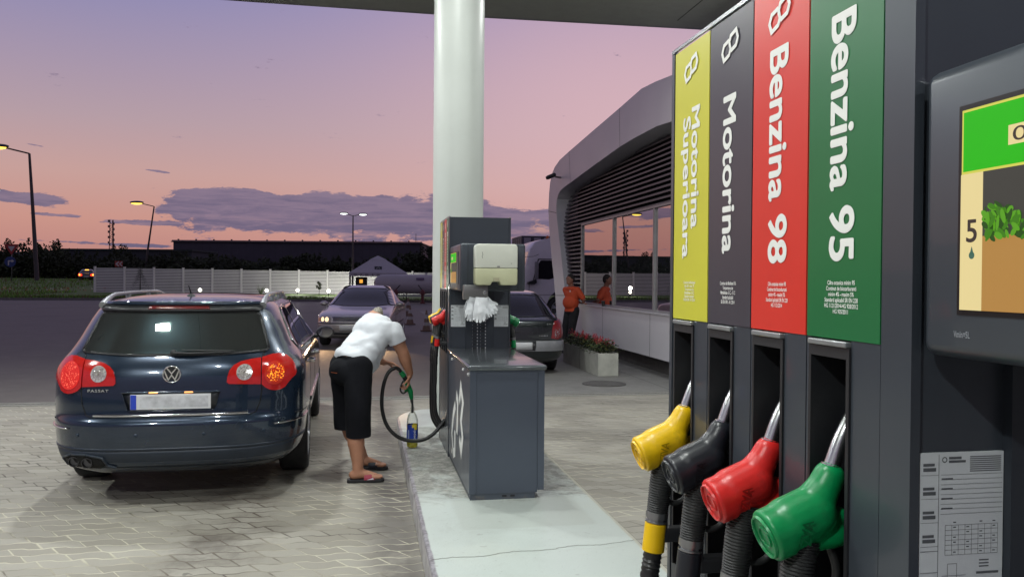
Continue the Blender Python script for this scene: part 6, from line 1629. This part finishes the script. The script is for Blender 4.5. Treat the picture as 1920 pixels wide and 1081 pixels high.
for v in me.vertices:      # soft folds running diagonally across the back and at the waist
    p = v.co; s_ = (p-pel).dot(spd); a = (p-pel).dot(rs)
    f = math.sin(s_*46+a*16+mnoise.noise(p*7)*3.2)*.0050*max(0, min(1, 1.25-s_*2.3))+mnoise.noise(p*11)*.008+math.sin(a*30-s_*34+mnoise.noise(p*5)*4)*.0042*max(.25, min(1, a*8+.2))
    v.co = p+v.normal*f
tee.location = -O_
# shorts
M_sh = mat('shorts_black', (.0065, .007, .010), 1., spec=.25, var=.1, bump=.3, bs=14)
b = new()
ell(b, pel-V3(0, 0, .025), .186, .142, .112, (rs, nrm_, spd)); ell(b, pel-fw*.05-V3(0, 0, .035), .165, .12, .12, (rs, fw, V3(0, 0, 1)))
hemR = V3(-.040, 6.555, .30); hemL = V3(-.135, 6.90, .28)
for hp_, kn, hem in ((hipR, knR, hemR), (hipL, knL, hemL)):
    hull(b, hp_+V3(0, 0, .03), kn+V3(.000, 0, .05), .118, .098); hull(b, kn+V3(.000, 0, .05), hem, .098, .099)
sh_ = blob('shorts', b, .0075, M_sh, rt, smooth=6, clips=[((-.08, 6.72, .355), (0, 0, -1), .42)])
for v in sh_.data.vertices:
    p = v.co; k = max(0, min(1, (.85-p.z)/.4)); v.co = p+v.normal*(mnoise.noise(Vector((p.x*9, p.y*9, p.z*3)))*.012*k+mnoise.noise(p*14)*.003)
sh_.location = -O_
lc = pel-fw*.17+V3(.0, 0, -.035)+rs*.02
b = new()
for i in range(6): stroke(b, [(-.040+i*.014, .0), (-.030+i*.014, .001)], .006, lambda u, v, d: lc+rs*u+V3(0, 0, v)-fw*(.006+d))
o_ = obj('shorts_print', b, mat('print_orange', (.55, .14, .05), .6), sh_)
# sandals
for an, fd_, cols_ in ((anR, V3(1, -.04, 0), True), (anL, V3(.93, -.28, 0), False)):
    fd_ = fd_.normalized(); lat = V3(-fd_.y, fd_.x, 0); c0 = V3(an.x, an.y, 0)-O_
    b = new(); pl = [(-.082, -.030), (-.070, -.040), (.02, -.040), (.13, -.050), (.185, -.042), (.205, -.012), (.205, .018), (.185, .042), (.13, .048), (.02, .038), (-.070, .038), (-.085, .02)]
    prism(b, pl, lambda u, v, d: c0+fd_*u+lat*v+V3(0, 0, d), .004, .030)
    sn = obj('sandal', b, mat('sole_black', (.014, .013, .016), .6), rt, bev=.005)
    b = new(); n1 = 9
    for (u0, u1, mi) in ((.062, .098, 0), (.098, .132, 1)):
        rows_ = []
        for i in range(n1+1):
            a = PI*i/n1; z = .028+.050*math.sin(a)*(1-(u0-.062)*2.4); yy = math.cos(a)*.050
            z2 = .028+.050*math.sin(a)*(1-(u1-.062)*2.4)
            rows_.append((b.verts.new(c0+fd_*(u0+.012*math.cos(a))+lat*yy+V3(0, 0, z)), b.verts.new(c0+fd_*(u1)+lat*yy+V3(0, 0, z2))))
        for (a1, a2), (b1, b2_) in zip(rows_, rows_[1:]): b.faces.new((a1, a2, b2_, b1)).material_index = mi
    prism(b, [(.072, .030), (.125, .030), (.122, .046)], lambda u, v, d: c0+fd_*u-lat*(.0530+d)+V3(0, 0, v), 0, .001, 2)
    obj('strap', b, [mat('strap_red', (.30, .025, .055), .55), mat('strap_red', (.30, .025, .055), .55), mat('strap_white', (.65, .62, .68), .5)] if cols_ else [mat('strap_dark', (.02, .02, .03), .6)]*3, sn, smooth=False)

# ---- the nozzle he holds, with its hose looping back to the far pump
nz = thing('fuel_nozzle', 'green fuel nozzle held by the bending man, pouring into the bottle', 'fuel nozzle', (.376, 6.975, .675))
NO = Vector((.376, 6.975, .675))
gc = mat('nozzle_green', (0, 0, 0))
b = new(); hull(b, V3(.352, 6.96, .730)-NO, V3(.386, 6.98, .640)-NO, .021, .024); hull(b, V3(.386, 6.98, .640)-NO, V3(.397, 6.988, .585)-NO, .022, .0165); hull(b, V3(.37, 6.97, .69)-NO, V3(.345, 6.955, .655)-NO, .016, .012)
nb = blob('nozzle_body', b, .003, gc, nz, smooth=3)
b = new(); sp_ = spline([V3(.395, 6.986, .60), V3(.399, 6.990, .570), V3(.402, 6.994, .545), V3(.4055, 7.002, .525), V3(.407, 7.007, .490), V3(.407, 7.009, .455)], 5); tube(b, [p-NO for p in sp_], .0095, 12); tube(b, [V3(.3985, 6.989, .574)-NO, V3(.402, 6.993, .548)-NO], .0135, 14); obj('spout', b, mat('spout_dark', (.12, .12, .125), .3, .8), nz, smooth=True)
b = new(); tube(b, [p-NO for p in spline([V3(.362, 6.965, .655), V3(.325, 6.95, .632), V3(.300, 6.94, .665), V3(.318, 6.945, .725), V3(.345, 6.957, .755)], 7)], .008, 8); obj('trigger_guard', b, M_grip, nz, smooth=True)
b = new(); tube(b, [p-NO for p in (V3(.352, 6.96, .735), V3(.330, 6.952, .775))], .019, 14); obj('grip', b, M_grip, nz, smooth=True)
b = new(); tube(b, [p-NO for p in (V3(.330, 6.952, .775), V3(.303, 6.945, .812))], .0225, 16); obj('swivel_sleeve', b, mat('sleeve_green', (0, 0, 0)), nz, smooth=True)
hp = spline([V3(.303, 6.945, .812), V3(.282, 6.94, .838), V3(.250, 6.93, .846), V3(.200, 6.915, .812), V3(.165, 6.90, .73), V3(.147, 6.89, .62), V3(.150, 6.88, .50), V3(.185, 6.865, .385), V3(.25, 6.85, .305), V3(.33, 6.84, .262), V3(.42, 6.84, .248), V3(.51, 6.85, .262), V3(.58, 6.86, .305), V3(.640, 6.87, .370), V3(.676, 6.875, .415)], 10)
b = new(); tube(b, [p-NO for p in hp], .0158, 14); obj('hose', b, M_rub, nz, smooth=True)

# ---- soda bottle, part filled with yellow liquid
bt = thing('plastic_bottle', 'clear plastic bottle with blue label and yellow liquid on the island edge', 'bottle', (.407, 7.009, .1605))
bg_ = bpy.data.materials.new('clear_plastic'); bg_.use_nodes = True; bg_.node_tree.nodes.clear(); n_ = NT(bg_.node_tree)
tr_ = n_.n('ShaderNodeBsdfTransparent'); tr_.inputs[0].default_value = (.93, .95, .93, 1); g1 = n_.n('ShaderNodeBsdfGlossy'); g1.inputs[1].default_value = .08
fr_n = n_.n('ShaderNodeFresnel'); fr_n.inputs[0].default_value = 1.45; mx = n_.n('ShaderNodeMixShader'); n_.put(mx.inputs[0], n_.m('ADD', n_.m('MULTIPLY', fr_n.outputs[0], .45), .02, clamp=True)); n_.put(mx.inputs[1], tr_.outputs[0]); n_.put(mx.inputs[2], g1.outputs[0]); oo = n_.n('ShaderNodeOutputMaterial'); n_.put(oo.inputs[0], mx.outputs[0])
b = new(); lathe(b, [(.001, .008), (.030, .0), (.044, .006), (.047, .02), (.0455, .045), (.0465, .07), (.0465, .205), (.0475, .215), (.046, .240), (.037, .275), (.022, .300), (.0145, .310), (.0145, .332), (.018, .334), (.018, .337), (.0135, .339), (.0135, .350)], (0, 0, 0), seg=36, cap=False)
obj('bottle_shell', b, bg_, bt, smooth=True)
b = new(); lathe(b, [(.001, .010), (.030, .003), (.043, .009), (.0455, .02), (.0445, .045), (.0455, .07), (.0455, .205), (.044, .232)], (0, 0, 0), seg=36, cap=False)
f_ = [b.verts.new((.044*math.cos(2*PI*i/24), .044*math.sin(2*PI*i/24), .185)) for i in range(24)]
b.faces.ensure_lookup_table()
bmesh.ops.bisect_plane(b, geom=list(b.verts)+list(b.edges)+list(b.faces), plane_co=(0, 0, .186), plane_no=(0, 0, 1), clear_outer=True)
liq = bpy.data.materials.new('yellow_liquid'); liq.use_nodes = True; lb_n = liq.node_tree.nodes['Principled BSDF']; lb_n.inputs['Base Color'].default_value = (.72, .66, .10, 1); lb_n.inputs['Transmission Weight'].default_value = .55; lb_n.inputs['Roughness'].default_value = .08; lb_n.inputs['IOR'].default_value = 1.15
obj('liquid', b, liq, bt, smooth=True)
vd = Vector((-.407, -7.009, 0)).normalized(); th0 = math.atan2(vd.y, vd.x)
b = new(); seg = 48; r_ = .0480
for i in range(seg):
    a0, a1 = 2*PI*i/seg, 2*PI*(i+1)/seg; rel = ((a0-th0+PI) % (2*PI))-PI
    for z0_, z1_ in ((.070, .155), (.155, .175), (.175, .198)):
        ph = (rel+.9) % 2.1; up_z = z0_ > .15
        mi = 1 if (up_z and (.75+(0 if z0_ > .16 else .35)) < ph < 1.75) else (2 if (z0_ < .1 and ph < .28) else 0)
        if z0_ > .17 and mi == 0 and ph < .35: mi = 0
        q = [b.verts.new((r_*math.cos(a), r_*math.sin(a), z)) for a, z in ((a0, z0_), (a1, z0_), (a1, z1_), (a0, z1_))]; b.faces.new(q).material_index = mi
bmesh.ops.remove_doubles(b, verts=b.verts, dist=1e-5)
lbo = obj('label', b, [mat('label_blue', (.012, .05, .38), .35, var=.02), mat('label_yellow', (.72, .55, .05), .35), mat('label_pale', (.35, .42, .62), .4)], bt, smooth=True)
ti = text('lettering', 'pepsi', mat('label_text', (.78, .80, .82), .4), lbo, (0, 0, .112), (0, 0, 1), (-1, 0, 0), .078, .030, .03)
for v in ti.data.vertices:      # wrap the word round the bottle
    a = th0+.45+(v.co.x)/.048; v.co = Vector((.0486*math.cos(a), .0486*math.sin(a), v.co.z))

# ---- attendant in orange leaning against the sill
rt2 = thing('person', 'man in an orange polo shirt and black trousers leaning back on the window sill', 'person', (4.42, 17.5, 0))
O2 = Vector((4.42, 17.5, 0)); b = new()
fw2 = V3(-.86, -.50, 0).normalized(); rs2 = V3(fw2.y, -fw2.x, 0)      # his right
pel2 = V3(4.50, 17.52, .93); ch2 = V3(4.50, 17.50, 1.27); nk2 = V3(4.475, 17.48, 1.46); hc2 = V3(4.435, 17.455, 1.60)
Z_ = V3(0, 0, 1)
def torso(b, g):
    ell(b, pel2, .165+g, .125+g, .13, (rs2, fw2, Z_)); ell(b, pel2.lerp(ch2, .5)+fw2*.045, .165+g, .155+g, .17, (rs2, fw2, Z_)); ell(b, ch2, .185+g, .125+g, .16, (rs2, fw2, Z_)); ell(b, nk2-V3(0, 0, .06), .17+g, .08+g, .06, (rs2, fw2, Z_))
torso(b, 0); hull(b, nk2-V3(0, 0, .05), hc2-V3(0, 0, .05), .06, .056)
ell(b, hc2, .076, .096, .115, (rs2, fw2, Z_)); ell(b, hc2+fw2*.045-V3(0, 0, .065), .05, .05, .045, (rs2, fw2, Z_)); ell(b, hc2+fw2*.100-V3(0, 0, .012), .013, .018, .022, (rs2, fw2, Z_)); ell(b, hc2+fw2*.090-V3(0, 0, .055), .026, .010, .008, (rs2, fw2, Z_)); ell(b, hc2+fw2*.084+V3(0, 0, .035), .05, .014, .012, (rs2, fw2, Z_))
for q in (-1, 1): ell(b, hc2+rs2*q*.078-V3(0, 0, .005), .010, .018, .030, (rs2, fw2, Z_))
for q in (-1, 1):
    sh = nk2+rs2*q*.185-V3(0, 0, .085); el_ = V3(sh.x+.13, sh.y-.02+q*.03, 1.17) if True else 0; wr = V3(4.70, 17.5-.0+(-q)*(-.22)*1.0, 1.09) if False else V3(4.70, sh.y+.0, 1.10)
    hull(b, sh, el_, .054, .042); hull(b, el_, wr, .041, .027); hand(b, wr, (.6, .1*q, -.25), (0, 0, -1), q, .5)
    hp_ = pel2+rs2*q*.09; kn = V3(4.44, 17.50, .50)+rs2*q*.10+fw2*.03; an = V3(4.38, 17.42, .09)+rs2*q*.10+fw2*.05
    hull(b, hp_, kn, .092, .06); hull(b, kn, an, .058, .038); hull(b, an-fw2*.03-V3(0, 0, .05), an+fw2*.15-V3(0, 0, .05), .04, .03)
bo2 = blob('body', b, .009, mat('skin_ruddy', (.27, .12, .08), .5, var=.08), rt2, smooth=3); bo2.location = -O2
b = new()
for q in (-1, 1): ell(b, hc2+rs2*q*.030+fw2*.093+V3(0, 0, .014), .012, .006, .006, (rs2, fw2, Z_))
e2 = obj('eyes', b, mat('eye_dark', (.02, .015, .012), .3), rt2, smooth=True); e2.location = -O2
b = new(); ell(b, hc2-fw2*.012+V3(0, 0, .014), .083, .098, .116, (rs2, fw2, Z_))
h2 = blob('hair', b, .008, mat('hair_dark', (.025, .02, .018), .85, bump=.6, bs=120), rt2, smooth=2, clips=[(tuple(hc2+fw2*.035+V3(0, 0, .03)), tuple((fw2*1.0-V3(0, 0, .75)).normalized()), .4)]); h2.location = -O2
b = new(); torso(b, .022)
for q in (-1, 1):
    sh = nk2+rs2*q*.185-V3(0, 0, .085); el_ = V3(sh.x+.13, sh.y-.02+q*.03, 1.17); hull(b, sh, sh.lerp(el_, .8), .072, .062); hull(b, ch2+rs2*q*.08, sh, .12, .07)
p2 = blob('polo_shirt', b, .010, mat('polo_orange', (.58, .075, .022), .75, var=.06, bump=.3, bs=16), rt2, smooth=5, clips=[((4.5, 17.5, .90), (0, 0, -1), .35)]); p2.location = -O2
b = new(); prism(b, circ(0, 0, .022, 12), lambda u, v, d: ch2+fw2*(.150+d)+rs2*(-.08+u)+V3(0, 0, .08+v), 0, .002); o_ = obj('chest_badge', b, mat('badge_white', (.7, .6, .6), .6), p2)
b = new(); ell(b, pel2-V3(0, 0, .02), .178, .142, .10, (rs2, fw2, Z_))
for q in (-1, 1):
    hp_ = pel2+rs2*q*.09; kn = V3(4.44, 17.50, .50)+rs2*q*.10+fw2*.03; an = V3(4.38, 17.42, .09)+rs2*q*.10+fw2*.05; hull(b, hp_, kn, .105, .085); hull(b, kn, an, .085, .070)
t2 = blob('trousers', b, .010, mat('trousers_black', (.010, .010, .013), .85, bump=.3, bs=12), rt2, smooth=4); t2.location = -O2
for q in (-1, 1):
    an = V3(4.38, 17.42, .0)+rs2*q*.10+fw2*.05-O2; b = new(); hull(b, an-fw2*.05+V3(0, 0, .045), an+fw2*.17+V3(0, 0, .035), .043, .034); obj('shoe', b, M_trim, rt2, smooth=True)

for o in bpy.data.objects:
    if o.type == 'MESH' and not o.data.materials: o.data.materials.append(M_trim)
